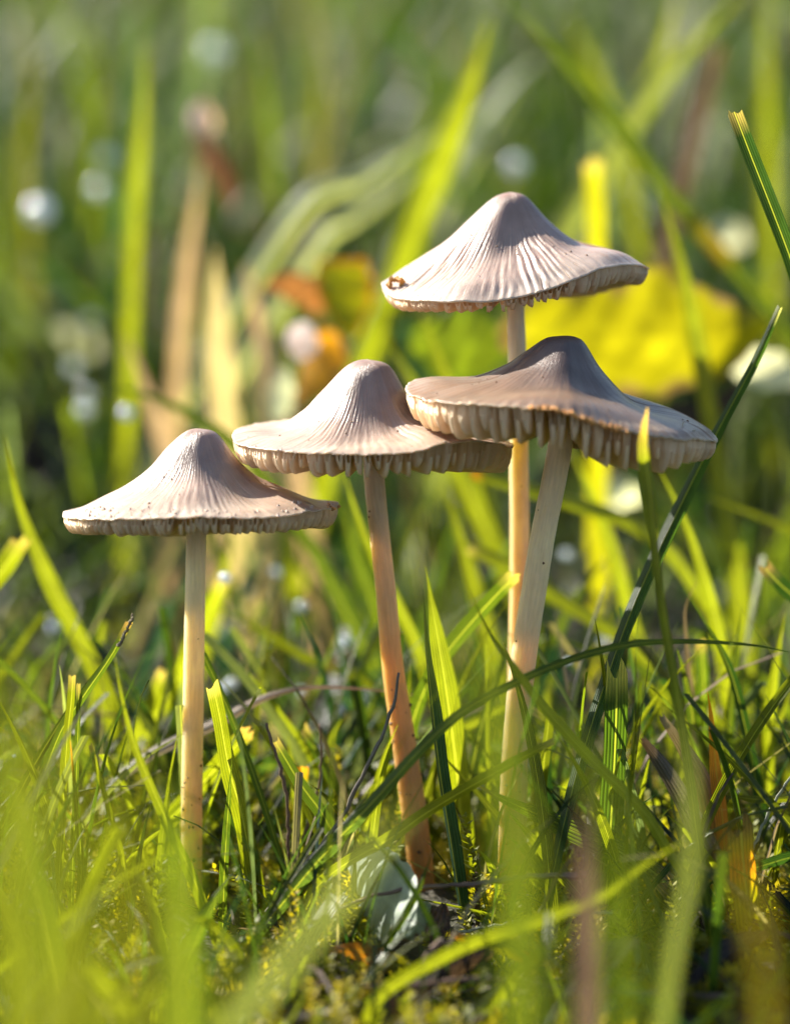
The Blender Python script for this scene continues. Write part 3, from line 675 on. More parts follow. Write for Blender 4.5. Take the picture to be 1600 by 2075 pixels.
b('shorter soft bright blade below the long foreground one', [(1190, 1845), (1110, 1925), (1040, 1985)], -4.0, [14, 24, 22], 'lime', 'point', 28)
b('small dark blade in front of the pale leaf', [(876, 1724), (852, 1790), (822, 1850), (795, 1890)], -2.3, [8, 16, 16], 'green', 'point', -15)
b('bright short cut blade lying right of the jagged broad blade', [(1372, 1612), (1300, 1640), (1240, 1680)], .6, [16, 20, 18], 'lime', 'cut', 30)
b('thin teal blade standing in the moss at the bottom', [(990, 1828), (980, 1900), (966, 1965)], -2.4, [7, 12, 12], 'teal', 'point', -30)
b('yellow glowing blade patch between the right stems and jagged blade', [(1160, 1575), (1125, 1625), (1095, 1700)], 1.6, [26, 42, 34], 'lime', 'point', 48, fold=.1)
b('long thin green blade behind the jagged blade leaning right', [(1075, 1415), (1010, 1440), (940, 1475), (870, 1500)], 1.7, [10, 18, 18], 'lime', 'point', 20, root=False)
b('upright soft green blade leaning behind the right stems', [(1130, 1290), (1200, 1320), (1290, 1350), (1380, 1420)], 3.0, [12, 22, 20], 'green', 'point', 20)
b('upright slim blade at the right edge above the stubs', [(1590, 1240), (1575, 1330), (1560, 1450), (1555, 1600)], 1.5, [14, 26, 24], 'lime', 'point', 30)
b('dark arching blade at the right behind the orange patch', [(1380, 1190), (1420, 1250), (1475, 1350), (1510, 1480), (1540, 1640), (1560, 1740)], .6, [8, 16, 22, 26], 'dark', 'point', -25)
b('bright short blade glowing behind the orange patch', [(1405, 1330), (1398, 1420), (1392, 1500), (1390, 1600)], 2.0, [16, 26, 24], 'lime', 'point', 42)
b('low bright blade lying at the right edge', [(1470, 1610), (1540, 1620), (1640, 1610)], -.5, [12, 16, 18], 'lime', 'point', 10, root=False)
b('broad bright blade standing left of the orange blade', [(1420, 1300), (1425, 1400), (1418, 1500), (1410, 1620)], 1.7, [20, 30, 28], 'green', 'cut', 30)
b('narrow blade leaning left in the grass between the left stems', [(470, 1540), (462, 1650), (455, 1760), (452, 1860)], -1.0, [10, 18, 18], 'green', 'point', 25)
b('short bright blade leaning over the moss between the left stems', [(330, 1360), (300, 1440), (262, 1520), (230, 1600)], 2.4, [20, 28, 26], 'lime', 'cut', 36)
b('wide flat green leaf blade lying behind the middle stem', [(830, 1470), (760, 1510), (690, 1560), (630, 1590)], 2.6, [20, 46, 60, 40], 'silver', 'point', -20, root=False, fold=.1)
b('upright pale blurred blade between the left and middle stems', [(716, 1440), (716, 1480), (712, 1560), (708, 1620)], 2.8, [24, 26, 24], 'pale', 'cut', 10)
b('grey silver lit blade arching at the lower left of the leftmost stem', [(375, 1485), (300, 1530), (240, 1580), (180, 1650)], -.1, [10, 16, 16], 'pale', 'point', -10)
b('low dark blade in the right bottom grass', [(1330, 1790), (1420, 1770), (1520, 1760), (1640, 1740)], -1.5, [10, 20, 24], 'dark', 'point', -30)
b('orange and green fallen blade at the bottom middle', [(640, 1925), (720, 1925), (790, 1950), (860, 1985), (900, 1990)], -2.4, [20, 44, 46, 30], 'orange', 'point', 20, root=False, spots=[(.35, .15, 'yellow'), (.0, .15, 'green'), (.95, .1, 'brown')], mat=None, fold=.15)
b('yellow and brown spotted fallen blade at the bottom centre', [(900, 1890), (960, 1905), (1020, 1915), (1080, 1950)], -2.6, [22, 36, 30], 'yellow', 'point', 25, root=False, spots=[(.9, .12, 'orange'), (.5, .1, 'olive'), (.1, .1, 'orange')])

def s_(*a, **k): k.setdefault('group', G2); return stalk(*a, **k)
s_('thin dark twig standing left of the leaning cut blade', [(540, 1466), (550, 1500), (566, 1550), (580, 1610), (584, 1700), (583, 1790)], -.35, [3.5, 3], 'mauve')
s_('thin dark twig bending at the red ended cut blade', [(646, 1466), (652, 1540), (645, 1600), (618, 1690), (592, 1760), (560, 1840)], 0.1, [2, 4], 'mauve')
s_('grey dry stalk slanting across the middle stem', [(808, 1362), (800, 1420), (770, 1500), (725, 1590), (690, 1660), (620, 1750), (540, 1850), (470, 1940)], -.9, [3, 6], 'grey')
s_('thin brown dry tip on the slanting cut blade at left', [(271, 1246), (262, 1268), (240, 1310)], -1.0, [2.5, 4], 'tan', root=False, knots=0)
s_('brown twig lying across the foot of the leaning stem', [(690, 1842), (760, 1815), (860, 1798), (960, 1790), (1080, 1776), (1190, 1772)], -1.9, [3, 7], 'mauve', root=False)
b('grey mottled broken stub leaning at the right', [(1300, 1498), (1335, 1545), (1375, 1610), (1400, 1660)], -.4, [14, 34, 44], (.13, .115, .095), 'torn', -10, group=G2, cat='dry stub', name='dry_stub', mat=M_DRY, fold=.8, tipcol='brown')
b('purple and orange split stub behind the pale blurred blade', [(1338, 1450), (1385, 1515), (1425, 1590), (1448, 1690)], -.2, [12, 36, 46], 'mauve', 'torn', 10, group=G2, cat='dry stub', name='dry_stub', col2='orange', fold=.7)
s_('thin white stalk leaning at the far right lower edge', [(1608, 1565), (1560, 1640), (1525, 1720), (1510, 1760)], -1.0, [3, 4], 'silver')
s_('small brown seed stalk in the moss right of the pale leaf', [(962, 1770), (968, 1800), (966, 1840), (968, 1890)], -1.0, [7, 4], 'brown', cat='seed stalk')
s_('brown dry stem lying along the bottom right', [(620, 1990), (800, 2000), (980, 1985), (1200, 2010), (1500, 2020)], -3.6, [4, 6], 'mauve', root=False)
s_('bent brown stalk at the bottom centre left of the litter', [(895, 1905), (860, 1950), (820, 2010), (790, 2060)], -3.2, [9, 7], 'mauve', root=False)
s_('bent tan stalk at the bottom right of the centre', [(1290, 1905), (1250, 1950), (1225, 2000), (1215, 2050)], -3.3, [8, 7], 'tan', root=False)
s_('thin pale straw lying right of the leaning stem foot', [(930, 1890), (1010, 1875), (1100, 1860), (1240, 1850)], -1.8, [3, 3], 'silver', root=False)
s_('thin brown straw crossing behind the mushrooms at left', [(20, 1420), (120, 1440), (230, 1450), (330, 1480)], 2.8, [3, 4], 'tan', root=False)

# ------------------------------------------------------------------ broad leaves
def leaf(label, mid, half, Y, col, edgecol=None, yaw=30, mat=None, cat='leaf', name='leaf', cup=.12, ripple=.03, group=None, n=48, nu=17, veins=0., mot=None):
    """mid: midrib pixels tip to base; half: half widths px along it"""
    Ys = np.interp(np.linspace(0, 1, len(mid)), np.linspace(0, 1, len(np.atleast_1d(Y))), np.atleast_1d(Y))
    P = np.array([at(x, y, q) for (x, y), q in zip(mid, Ys)])[::-1]
    C = spline(P, n); s = np.linspace(0, 1, n)
    H = np.interp(s, np.linspace(0, 1, len(half)), np.array(half, float)[::-1]) * pxcm(C[n // 2])
    H = H * (1 + .05 * np.sin(s * 23) + .03 * np.sin(s * 51 + 1))
    T = nrm(np.gradient(C, axis=0)); ref = nrm(CAM - C); N0 = nrm(ref - (ref * T).sum(1, keepdims=True) * T); B0 = np.cross(T, N0)
    a = math.radians(yaw); Nn = N0 * math.cos(a) + B0 * math.sin(a); B = np.cross(T, Nn)
    u = np.linspace(-1, 1, nu)
    V = C[:, None, :] + B[:, None, :] * (u[None, :, None] * H[:, None, None] / max(math.cos(a), .4))
    off = -cup * np.abs(u)[None, :] ** 1.6 * H[:, None] + ripple * np.sin(s * 19)[:, None] * np.abs(u)[None, :] * H.max() + ripple * .6 * np.sin(s[:, None] * 37 + u[None, :] * 5) * H.max()
    if veins: off = off - veins * np.abs(np.sin((s[:, None] * 9 - np.abs(u)[None, :] * 1.4) * math.pi)) ** .5
    V = V + Nn[:, None, :] * off[:, :, None]
    base = np.array(COL[col]) if isinstance(col, str) else np.array(col)
    cc = np.tile(base, (n, nu, 1)) * (1 + .12 * np.sin(s * 13)[:, None, None])
    if edgecol is not None:
        e = np.array(COL[edgecol]) if isinstance(edgecol, str) else np.array(edgecol)
        f = (ss(.72, 1.0, np.abs(u)[None, :] + .12 * np.sin(s * 31)[:, None]) + ss(.12, 0, s)[:, None]).clip(0, 1)[..., None]
        cc = cc * (1 - f) + e * f
    if mot is not None:
        f = ss(.2, .8, np.sin(s[:, None] * 17 + 2 * u[None, :]) * np.sin(u[None, :] * 7 + s[:, None] * 5))[..., None] * .7
        cc = cc * (1 - f) + np.array(COL[mot]) * f
    f = ss(.1, 0, np.abs(u))[None, :, None] * .4; cc = cc * (1 - f) + cc * 1.5 * f
    i, j = np.meshgrid(np.arange(nu - 1), np.arange(n - 1)); q = (j * nu + i).ravel()
    F = np.stack([q, q + 1, q + nu + 1, q + nu], 1)
    uv = np.stack(np.broadcast_arrays(u[None, :] * .5 + .5, s[:, None] * 4), -1).reshape(-1, 2)
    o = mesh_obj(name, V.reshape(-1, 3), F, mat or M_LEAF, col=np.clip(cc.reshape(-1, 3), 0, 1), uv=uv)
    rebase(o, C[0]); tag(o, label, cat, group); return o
leaf('pale downy grey green leaf at the foot of the middle stem', [(705, 1755), (745, 1785), (790, 1828), (835, 1885)], [6, 62, 78, 66, 10], [-.6, -2.5], (.44, .52, .44), None, yaw=-24, cat='pale leaf', cup=.12, ripple=.015, veins=.010)
leaf('dark lower lobe of pale leaf beside the orange stem foot', [(872, 1830), (840, 1865), (790, 1900)], [6, 34, 30, 8], [-1.6, -2.2], (.22, .28, .22), 'brown', yaw=15, cat='pale leaf', veins=.012)
leaf('big glowing yellow leaf behind the two right caps', [(1560, 655), (1440, 690), (1320, 690), (1200, 700), (1080, 680), (1010, 690)], [8, 95, 130, 130, 100, 20], 7.6, (.235, .225, .006), 'brown', yaw=30, cat='yellow leaf', cup=.25, ripple=.045, mot=None)
leaf('dull olive leaf left of the big yellow leaf', [(1040, 690), (960, 700), (880, 690), (830, 660)], [20, 85, 80, 10], 8.6, (.12, .17, .01), 'dark', yaw=5, cat='olive leaf', ripple=.05)
leaf('yellow orange topped triangular leaf behind the middle cap', [(712, 690), (705, 640), (695, 580), (690, 525)], [6, 34, 56, 60, 46], 9.0, 'yellow', 'orange', yaw=30, cat='orange leaf')
leaf('orange leaf standing behind the middle cap', [(600, 820), (640, 760), (665, 710), (650, 660)], [8, 40, 42, 10], 8.5, (.62, .30, .02), 'brown', yaw=28, cat='orange leaf')
leaf('small brown curled leaf above the orange leaf', [(540, 575), (590, 580), (630, 600), (650, 640)], [8, 30, 34, 10], 9.2, (.30, .13, .05), 'brown', yaw=5, cat='brown leaf')
leaf('pinkish white curled leaf lit beside the orange leaf', [(625, 655), (610, 690), (605, 730)], [10, 34, 34, 8], 8.2, (.75, .62, .62), None, yaw=-50, cat='pale leaf')
leaf('dark red curled leaf below the pink bud', [(400, 270), (425, 310), (450, 350), (470, 420)], [8, 20, 22, 20, 6], 14.0, (.075, .03, .025), 'brown', yaw=10, cat='red leaf')
leaf('pink bud blurred at the top of the tan stalk', [(405, 205), (402, 240), (408, 285)], [8, 26, 26, 8], 14.2, (.72, .52, .52), None, yaw=-40, cat='pink bud', cup=.6)
W = (.55, .58, .62)  # whitened leaf colour, paints in the reflection of glossy leaves
leaf('dead leaf coloured white for its shine, blurred at the left edge', [(120, 665), (160, 690), (205, 715)], [8, 22, 24, 8], 21.0, W, None, yaw=-40, cat='pale leaf')
leaf('leaf coloured white for its shine, blurred above the yellow leaf right', [(1430, 470), (1475, 480), (1510, 495)], [8, 30, 30, 8], 17.0, W, None, yaw=-40, cat='pale leaf')
leaf('white streaked leaf blurred at the right edge below the yellow leaf', [(1460, 720), (1530, 745), (1620, 770)], [12, 34, 40, 12], 9.0, W, None, yaw=-35, cat='pale leaf')
leaf('white low leaf blurred under the dark cap rim at the right', [(1190, 990), (1240, 1000), (1300, 1008)], [8, 28, 30, 8], 10.0, (.7, .75, .75), None, yaw=-35, cat='pale leaf')
leaf('bluish pale leaf standing blurred left of the middle cap', [(575, 745), (570, 800), (560, 850)], [10, 24, 26, 12], 8.0, (.55, .62, .6), None, yaw=-20, cat='pale leaf')
leaf('low silver leaf lit behind the middle stem foot', [(620, 1590), (680, 1560), (760, 1530)], [8, 26, 30, 8], 2.9, (.5, .6, .5), None, yaw=-25, cat='pale leaf')
leaf('small silver leaf piece at the bottom right', [(1290, 1905), (1300, 1960), (1305, 2040)], [8, 20, 24, 10], -2.6, (.45, .6, .55), 'dark', yaw=-30, cat='pale leaf', veins=.012)
leaf('dark dead leaf in the gap at the left edge', [(40, 850), (90, 900), (130, 980)], [10, 60, 70, 20], 15.0, (.02, .014, .012), None, yaw=0, cat='dead leaf', mat=M_CRUMB)
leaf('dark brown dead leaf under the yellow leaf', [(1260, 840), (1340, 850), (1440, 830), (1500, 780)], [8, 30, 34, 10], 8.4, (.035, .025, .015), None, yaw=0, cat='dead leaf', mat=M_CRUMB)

for lab, mid_, Ys_, c_, e_ in [
    ('dark curled dead leaf at the bottom centre', [(880, 1985), (930, 1950), (1000, 1930)], [-3.4, -2.8], (.05, .033, .022), 'brown'),
    ('brown rolled dead leaf at the bottom below the orange blade', [(760, 2060), (840, 2020), (900, 1960)], [-4.0, -3.2], (.06, .04, .028), None),
    ('tan dead leaf piece under the near purple blade', [(1150, 1985), (1230, 1940), (1290, 1900)], [-3.4, -2.8], (.20, .14, .085), 'brown'),
    ('dark dead leaf in the lower right corner', [(1400, 2000), (1480, 1930), (1560, 1890)], [-3.4, -2.2], (.035, .024, .018), None),
    ('small brown leaf scrap below the pale leaf', [(900, 1830), (880, 1870), (870, 1910)], [-1.6, -2.0], (.08, .045, .03), None)]:
    leaf(lab, mid_, [6, 26, 30, 22, 6], Ys_, c_, e_, yaw=-15, cat='dead leaf', name='dead_leaf', mat=M_DRY, cup=.5, ripple=.1, group='dead leaves lying on the soil')
# ------------------------------------------------------------------ blurred blades behind
G3 = 'tall grass blades blurred behind the mushrooms'
def g(*a, **k):
    k.setdefault('group', G3); a = list(a); c = COL[a[4]] if isinstance(a[4], str) else a[4]
    if a[4] in ('cream', 'peach'): k.setdefault('mat', M_DRY); c = (.78, .68, .36) if a[4] == 'cream' else (.74, .54, .34)
    else:
        k.setdefault('mat', M_DRY if a[4] == 'mauve' else M_GRASS); c = tuple(q * .8 for q in c)
    a[4] = tuple(c); return blade(*a, **k)
g('long dark blade bowing from the top middle down to the right edge', [(1000, -20), (1080, 60), (1180, 170), (1260, 270), (1330, 370), (1400, 450), (1480, 540), (1560, 640), (1650, 760)], 10., [24, 34, 34, 34], 'green', 'point', -25, spots=[(.62, .012, 'orange')])
g('wide bright blade leaning right above the gap left of the tallest cap', [(992, 30), (960, 150), (910, 300), (870, 400), (830, 500), (780, 640)], 12., [44, 52, 54, 50], 'lime', 'point', 30)
g('upright vivid blade in the upper left', [(296, 80), (292, 200), (286, 300), (276, 450), (270, 600), (265, 740)], 13., [24, 32, 32, 28], 'lime', 'point', 40)
g('short vivid yellow blade above the tallest cap at right', [(1205, 325), (1210, 400), (1212, 480), (1215, 570), (1215, 700)], 9., [38, 40, 40], 'yellow', 'cut', 42)
g('greyish green blade slanting at the upper right', [(1510, -20), (1400, 90), (1330, 170), (1270, 260), (1200, 380)], 14., [40, 50, 50], 'pale', 'point', 0)
g('soft yellowish blade leaning left above the tallest cap', [(1140, 20), (1190, 110), (1225, 200), (1260, 300), (1280, 420)], 18., [30, 36, 32], 'lime', 'point', 20)
g('soft bright blade rising behind the greyish slanting blade', [(1370, -20), (1335, 130), (1285, 230), (1230, 340), (1170, 450)], 16., [30, 36, 34], 'lime', 'point', 34)
g('soft upright blade near the upper right corner', [(1552, -20), (1552, 150), (1556, 300), (1560, 450)], 18., [30, 36, 32], 'lime', 'point', 20)
g('pinkish brown dead stalk slanting at the upper right', [(1450, 95), (1425, 190), (1395, 300), (1365, 420)], 15., [30, 42, 38], 'mauve', 'cut', 5)
g('pale tan dead blade standing under the pink bud', [(412, 290), (400, 400), (382, 520), (370, 650), (360, 780)], 14., [18, 28, 32, 32], 'peach', 'point', 20)
g('cream yellow dead blade standing at the left middle', [(435, 500), (440, 600), (450, 720), (462, 850)], 11., [50, 66, 66, 60], 'cream', 'point', 32)
g('peach dead blade right of the cream one', [(497, 530), (520, 620), (545, 720), (570, 830)], 11.5, [40, 50, 46], 'peach', 'point', 34)
g('peach dead blade low at the left behind the left cap', [(255, 680), (290, 770), (325, 870), (360, 960)], 10., [30, 42, 42], 'peach', 'point', 22)
g('cream dead blade narrow behind the middle cap at left', [(520, 690), (525, 760), (530, 850), (535, 930)], 10.5, [36, 46, 40], 'cream', 'point', 26)
g('bright blade between the middle cap and the tall stem', [(848, 620), (880, 700), (920, 800), (960, 900), (990, 1000)], 6., [30, 38, 38], 'lime', 'point', 34)
g('shorter bright blade left of that one behind the middle cap', [(785, 690), (830, 760), (880, 850), (930, 960)], 6.4, [30, 38, 36], 'lime', 'point', 30)
g('tall soft green blade right of the yellow leaf', [(1335, 380), (1375, 520), (1405, 650), (1432, 800), (1455, 950), (1490, 1150), (1510, 1380)], 6.6, [26, 36, 40, 44], 'lime', 'point', 18)
g('arching green blade behind the leftmost cap top', [(180, 775), (300, 800), (380, 835), (450, 880), (520, 950), (600, 1060)], 6., [16, 26, 28, 26], 'green', 'point', 20)
g('bright arching blade passing behind the middle stem at mid height', [(440, 1225), (520, 1270), (620, 1330), (720, 1370), (800, 1420)], 4.2, [16, 24, 26], 'lime', 'point', 14)
g('soft green blade slanting below the leftmost cap', [(590, 1020), (640, 1120), (700, 1240), (760, 1360)], 5.5, [26, 34, 34], 'green', 'point', 26)
g('soft green blade behind the middle stem slanting right', [(690, 990), (720, 1120), (760, 1230), (790, 1330)], 6.5, [30, 36, 36], 'green', 'point', 20)
g('soft vivid blade behind the left stem under the cap', [(470, 1080), (455, 1160), (430, 1260), (400, 1350)], 6.8, [30, 36, 36], 'lime', 'point', 30)
g('soft bright blade rising left of the tall stem', [(900, 980), (930, 1080), (965, 1200), (990, 1300)], 5.6, [26, 36, 36], 'lime', 'point', 24)
g('soft dark blade behind the leaning stem at mid height', [(1240, 1120), (1170, 1200), (1120, 1290), (1080, 1380)], 5.0, [20, 30, 30], 'green', 'point', -5)
g('pale glossy blade slanting in the blur above the tallest cap', [(1085, 120), (1030, 180), (985, 240), (930, 330)], 20., [50, 56, 50], 'silver', 'point', -25)
g('silvery broad blade slanting in the blur left of the tallest cap', [(920, 250), (820, 310), (720, 370), (600, 430)], 15., [26, 40, 40], 'silver', 'point', -20)
g('silvery blade lower in the blur left of the tallest cap', [(860, 330), (780, 400), (700, 450), (640, 500)], 16., [20, 34, 34], 'silver', 'point', -15)
g('soft dark green blade in the upper left corner', [(180, 30), (200, 160), (190, 330), (180, 480)], 20., [26, 30, 28], 'green', 'point', 5)
g('soft olive blade near the top left edge', [(40, 10), (60, 160), (50, 330), (60, 480)], 22., [28, 34, 30], 'olive', 'point', 20)
g('soft olive blade near the top middle', [(640, -10), (650, 130), (640, 300), (650, 430)], 24., [28, 36, 30], 'olive', 'point', 20)
g('soft green blade left of the top middle', [(520, 10), (530, 130), (545, 260), (560, 420)], 19., [26, 30, 26], 'green', 'point', 16)

# ------------------------------------------------------------------ blurred grass between camera and mushrooms
G4 = 'grass blades blurred in the near foreground'
def f_(*a, **k): k.setdefault('group', G4); k.setdefault('root', False); return blade(*a, **k)
f_('hazy bright near blade beside the middle stem', [(845, 940), (868, 1100), (900, 1250), (960, 1420), (1020, 1560), (1080, 1800), (1120, 2120)], -15., [14, 36, 36, 30, 24], (.055, .08, .013), 'point', 36)
f_('hazy near blade slanting in front of the leaning stem', [(905, 1155), (960, 1280), (1040, 1400), (1140, 1500), (1240, 1640), (1300, 1900), (1320, 2120)], -14., [12, 26, 26, 22], (.05, .075, .013), 'point', 30)
f_('dark green near blade over the foot of the leaning stem', [(1015, 1400), (1030, 1560), (1042, 1800), (1050, 2120)], -12., [60, 64, 56, 50], (.045, .07, .012), 'point', 30, tlen=.6)
f_('purple tan near blade in the lower right', [(1180, 1620), (1185, 1750), (1190, 1900), (1190, 2120)], -9., [24, 40, 44], 'mauve', 'point', 10)
f_('pale grey green near blade in the lower right', [(1368, 1425), (1395, 1560), (1398, 1750), (1370, 1900), (1340, 2120)], -9., [26, 26, 26, 26], (.12, .15, .09), 'point', 14)
f_('whitish near blade sweeping up at the bottom left', [(850, 1610), (760, 1720), (640, 1880), (540, 2000), (440, 2130)], -12., [20, 34, 40, 44], (.15, .18, .12), 'point', 20)
f_('green near blade over the foot of the leftmost stem', [(345, 1560), (358, 1700), (372, 1900), (375, 2130)], -11., [40, 60, 64], 'green', 'point', 26)
f_('golden near blade at the lower right corner', [(1480, 1640), (1500, 1760), (1540, 1900), (1560, 2130)], -13., [26, 34, 36], (.085, .065, .012), 'point', 26)
f_('soft green near blade at the lower right', [(1230, 1700), (1238, 1850), (1250, 2130)], -12., [20, 26, 26], 'green', 'point', 14)
f_('dark stroke of a near blade at the lower left edge', [(0, 1480), (40, 1640), (90, 1800), (150, 2130)], -8., [30, 44, 50], 'green', 'point', 10)
near = [('tallest', -18, 1240, 10), ('second tallest', 40, 1290, 60), ('upright', 110, 1390, 90), ('right leaning', 20, 1420, 160), ('left leaning', 230, 1480, 180), ('short', 190, 1600, 220), ('wide', 90, 1540, 60),
        ('low broad', 300, 1640, 330), ('lowest', 420, 1800, 420), ('drooping', 10, 1650, 200), ('slim', 260, 1560, 140), ('curved', 340, 1720, 250), ('inward leaning', 480, 1880, 380), ('thick', 60, 1740, 20)]
for k, (adj, tx, ty, bx) in enumerate(near):
    col = ((.08, .098, .013), (.055, .073, .015), (.066, .07, .016), (.055, .078, .015), (.09, .105, .013))[k % 5]
    f_('%s of the yellow green near blades veiling the lower left corner' % adj, [(tx, ty), (tx * .7 + bx * .3 + 12, ty + 180), (tx * .35 + bx * .65, ty + 420), (bx, 2250)], -15 - (k % 5) * .9, [22, 36, 42, 42], col, 'point', 34 + (k % 4) * 5)

# ------------------------------------------------------------------ dew
def dew(label, px, py, Y, r, group='dew drops shining on the grass'):
    c = at(px, py, Y); R = r * (1.35 if 2 < Y < 7 else 1.) * pxcm(c)
    nu, nv = 14, 10; V = [(0, 0, R)]; F = []
    for j in range(1, nv):
        a = math.pi * j / nv
        for i in range(nu):
            t = 2 * math.pi * i / nu; k = 1 + .06 * math.sin(2 * t)
            V.append((R * k * math.sin(a) * math.cos(t), R * k * math.sin(a) * math.sin(t), R * math.cos(a) * (.92 if a > 1.6 else 1.05)))
    V.append((0, 0, -R * .92))
    for i in range(nu): F.append((0, 1 + i, 1 + (i + 1) % nu)); F.append((len(V) - 1, 1 + (nv - 2) * nu + (i + 1) % nu, 1 + (nv - 2) * nu + i))
    for j in range(nv - 2):
        for i in range(nu):
            a = 1 + j * nu + i; b2 = 1 + j * nu + (i + 1) % nu; F.append((a, a + nu, b2 + nu, b2))
    o = mesh_obj('dew_drop', V, F, M_DEW); o.location = c * U; tag(o, label, 'dew drop', group); return o
for a in [('dew drop glinting as a lone pale disc at the left edge', 80, 428, 17, 26), ('large dew glint over the white leaf blurred at left', 185, 650, 18, 13), ('dew glint low beside the white leaf blurred at left', 150, 745, 17, 13), ('large dew disc below the white leaf blurred at left', 175, 800, 14, 13), ('faint dew disc in the upper left beside the vivid blade', 436, 105, 24, 22),
          ('dew glint above the leftmost cap', 256, 838, 8, 14), ('dew glint left of the slanting cut blade', 108, 1274, 6, 9),
          ('dew drop right of the middle stem blade at mid height', 700, 1303, 5, 10), ('bright dew drop left of the middle stem above the arching blade', 733, 1416, 4, 13),
          ('dew drop under the arching pinkish blade', 610, 1408, 5, 11), ('dew drop in the gap right of the tall stem', 1147, 1124, 8, 10), ('faint dew disc right of the tallest cap top', 1045, 335, 18, 18),
          ('dew bead on the cut tip behind the leftmost stem', 456, 1172, 3.4, 9), ('faint dew disc at the left between green blades', 215, 320, 20, 18), ('faint dew disc below another at the left', 200, 385, 19, 16),
          ('dew glint beside the cut tip right of the leftmost stem', 452, 1396, 3.8, 8), ('soft dew disc above the gap at the left', 172, 832, 12, 16), ('dew bead on the arch right of the leaning stem', 1150, 1340, 2.5, 6),
          ('tiny dew spark right of the tall stem foot in the gap', 1215, 1300, 5, 8), ('tiny dew spark below the gills of the leftmost cap', 560, 1160, 7, 9), ('tiny dew spark between the two left stems high in the gap', 610, 1230, 6, 8), ('tiny dew spark beside the dark seed stalk', 690, 1440, 4, 9), ('tiny dew spark at the lower left behind the arch', 470, 1385, 4.5, 8),
          ('small dew bead glinting low at the left edge', 30, 1532, -1.5, 4)]: dew(*a)

# ------------------------------------------------------------------ masses nobody could count
def scatter_blades(name, N, xy, hl, wd, cols, mat, seed, lean=.5, ns=7, curl=.6, kind='stuff', avoid=None, zoff=-.15, yaws=(-math.pi, math.pi)):
    rg = np.random.RandomState(seed)
    x, y = xy(rg, N)
    if avoid is not None:
        k = avoid(x, y); x, y = x[k], y[k]
    N = len(x)
    z = terrain(x, y) + zoff
    L = hl(rg, x, y); W = wd(rg, x, y)
    az = rg.uniform(0, 2 * np.pi, N); ln = np.abs(rg.normal(0, lean, N)); cu = rg.uniform(.1, 1, N) * curl
    s = np.linspace(0, 1, ns)
    th = ln[:, None] + cu[:, None] * s[None, :] ** 1.5 * 1.6
    ds = L[:, None] / (ns - 1)
    hx = np.concatenate([np.zeros((N, 1)), np.cumsum(np.sin(th[:, 1:]) * ds, 1)], 1); hz = np.concatenate([np.zeros((N, 1)), np.cumsum(np.cos(th[:, 1:]) * ds, 1)], 1)
    P = np.stack([x[:, None] + hx * np.cos(az)[:, None], y[:, None] + hx * np.sin(az)[:, None], z[:, None] + hz], -1)
    cut = rg.rand(N) < .4
    prof = np.where(cut[:, None], 1.0, np.clip((1 - s) / .45, .03, 1)[None, :] ** .8)
    fa = rg.uniform(yaws[0], yaws[1], N)
    tw = rg.uniform(-.6, .6, N)
    ang = fa[:, None] + tw[:, None] * s[None, :]
    B = np.stack([np.cos(ang), np.sin(ang), np.zeros_like(ang)], -1)
    Nn = np.stack([-np.sin(ang), np.cos(ang), np.zeros_like(ang)], -1)
    Wp = W[:, None] * prof * .5
    Vs = np.stack([P - B * Wp[..., None], P + Nn * Wp[..., None] * .5, P + B * Wp[..., None]], 2)
    V = Vs.reshape(-1, 3)
    ci = rg.choice(len(cols), N, p=np.array([c[1] for c in cols]) / sum(c[1] for c in cols))
    C = np.array([COL[c[0]] if isinstance(c[0], str) else c[0] for c in cols])[ci] * np.array([.82, .84, 1.0]) * rg.uniform(.35, 1.45, N)[:, None]  # wide tone spread per blade paints in sun and shade among them
    Cv = np.repeat(C, ns * 3, 0)
    uvs = np.stack(np.broadcast_arrays(np.array([0, .5, 1.])[None, None, :], (s[None, :] * L[:, None])[..., None]), -1).reshape(-1, 2)
    base = (np.arange(N) * ns * 3)[:, None, None] + (np.arange(ns - 1) * 3)[None, :, None] + np.arange(2)[None, None, :]
    a = base.ravel(); F = np.stack([a, a + 1, a + 4, a + 3], 1)
    o = mesh_obj(name, V, F, mat, col=np.clip(Cv, 0, 1), uv=uvs); tag(o, kind=kind); return o
def wedge(y0, y1, power=1.0, extra=6):
    def f(rg, N):
        y = y0 + (y1 - y0) * rg.rand(N) ** power
        hw = .128 * (35 + y) + extra
        return rg.uniform(-1, 1, N) * hw, y
    return f
greens = [('green', .34), ('lime', .17), ('dark', .24), ('olive', .08), ('tan', .04), ('brown', .05), ('teal', .16), ('pale', .07)]
fargreens = [('green', .34), ('lime', .28), ('dark', .30), ('olive', .08), ('tan', .05), ('brown', .07), ('teal', .18), ('pale', .18)]
far = scatter_blades('meadow_grass', 9500, wedge(20, 150, 1.25, 14), lambda r, x, y: r.uniform(3, 10, len(x)), lambda r, x, y: r.uniform(.10, .26, len(x)), fargreens, M_FILL, 21)
tag(far, 'far meadow grass melting into green blur', 'grass')
mid = scatter_blades('middle_grass', 1000, wedge(8, 24, 1.0, 6), lambda r, x, y: r.uniform(1.8, 5.0, len(x)), lambda r, x, y: r.uniform(.05, .16, len(x)), fargreens, M_FILL, 22)
tag(mid, 'loose grass a hand behind the mushrooms', 'grass')
def notstem(x, y):
    k = np.ones(len(x), bool)
    for sx, sy in ((-2.0, 0), (.3, .25), (1.2, 1.2), (1.15, -.25)): k &= (np.hypot(x - sx, y - sy) > .3)
    for sx, sy in ((-2.0, 0), (.28, .25)): k &= ~((np.abs(x - sx) < .42) & (y < sy) & (y > -2.6))
    return k
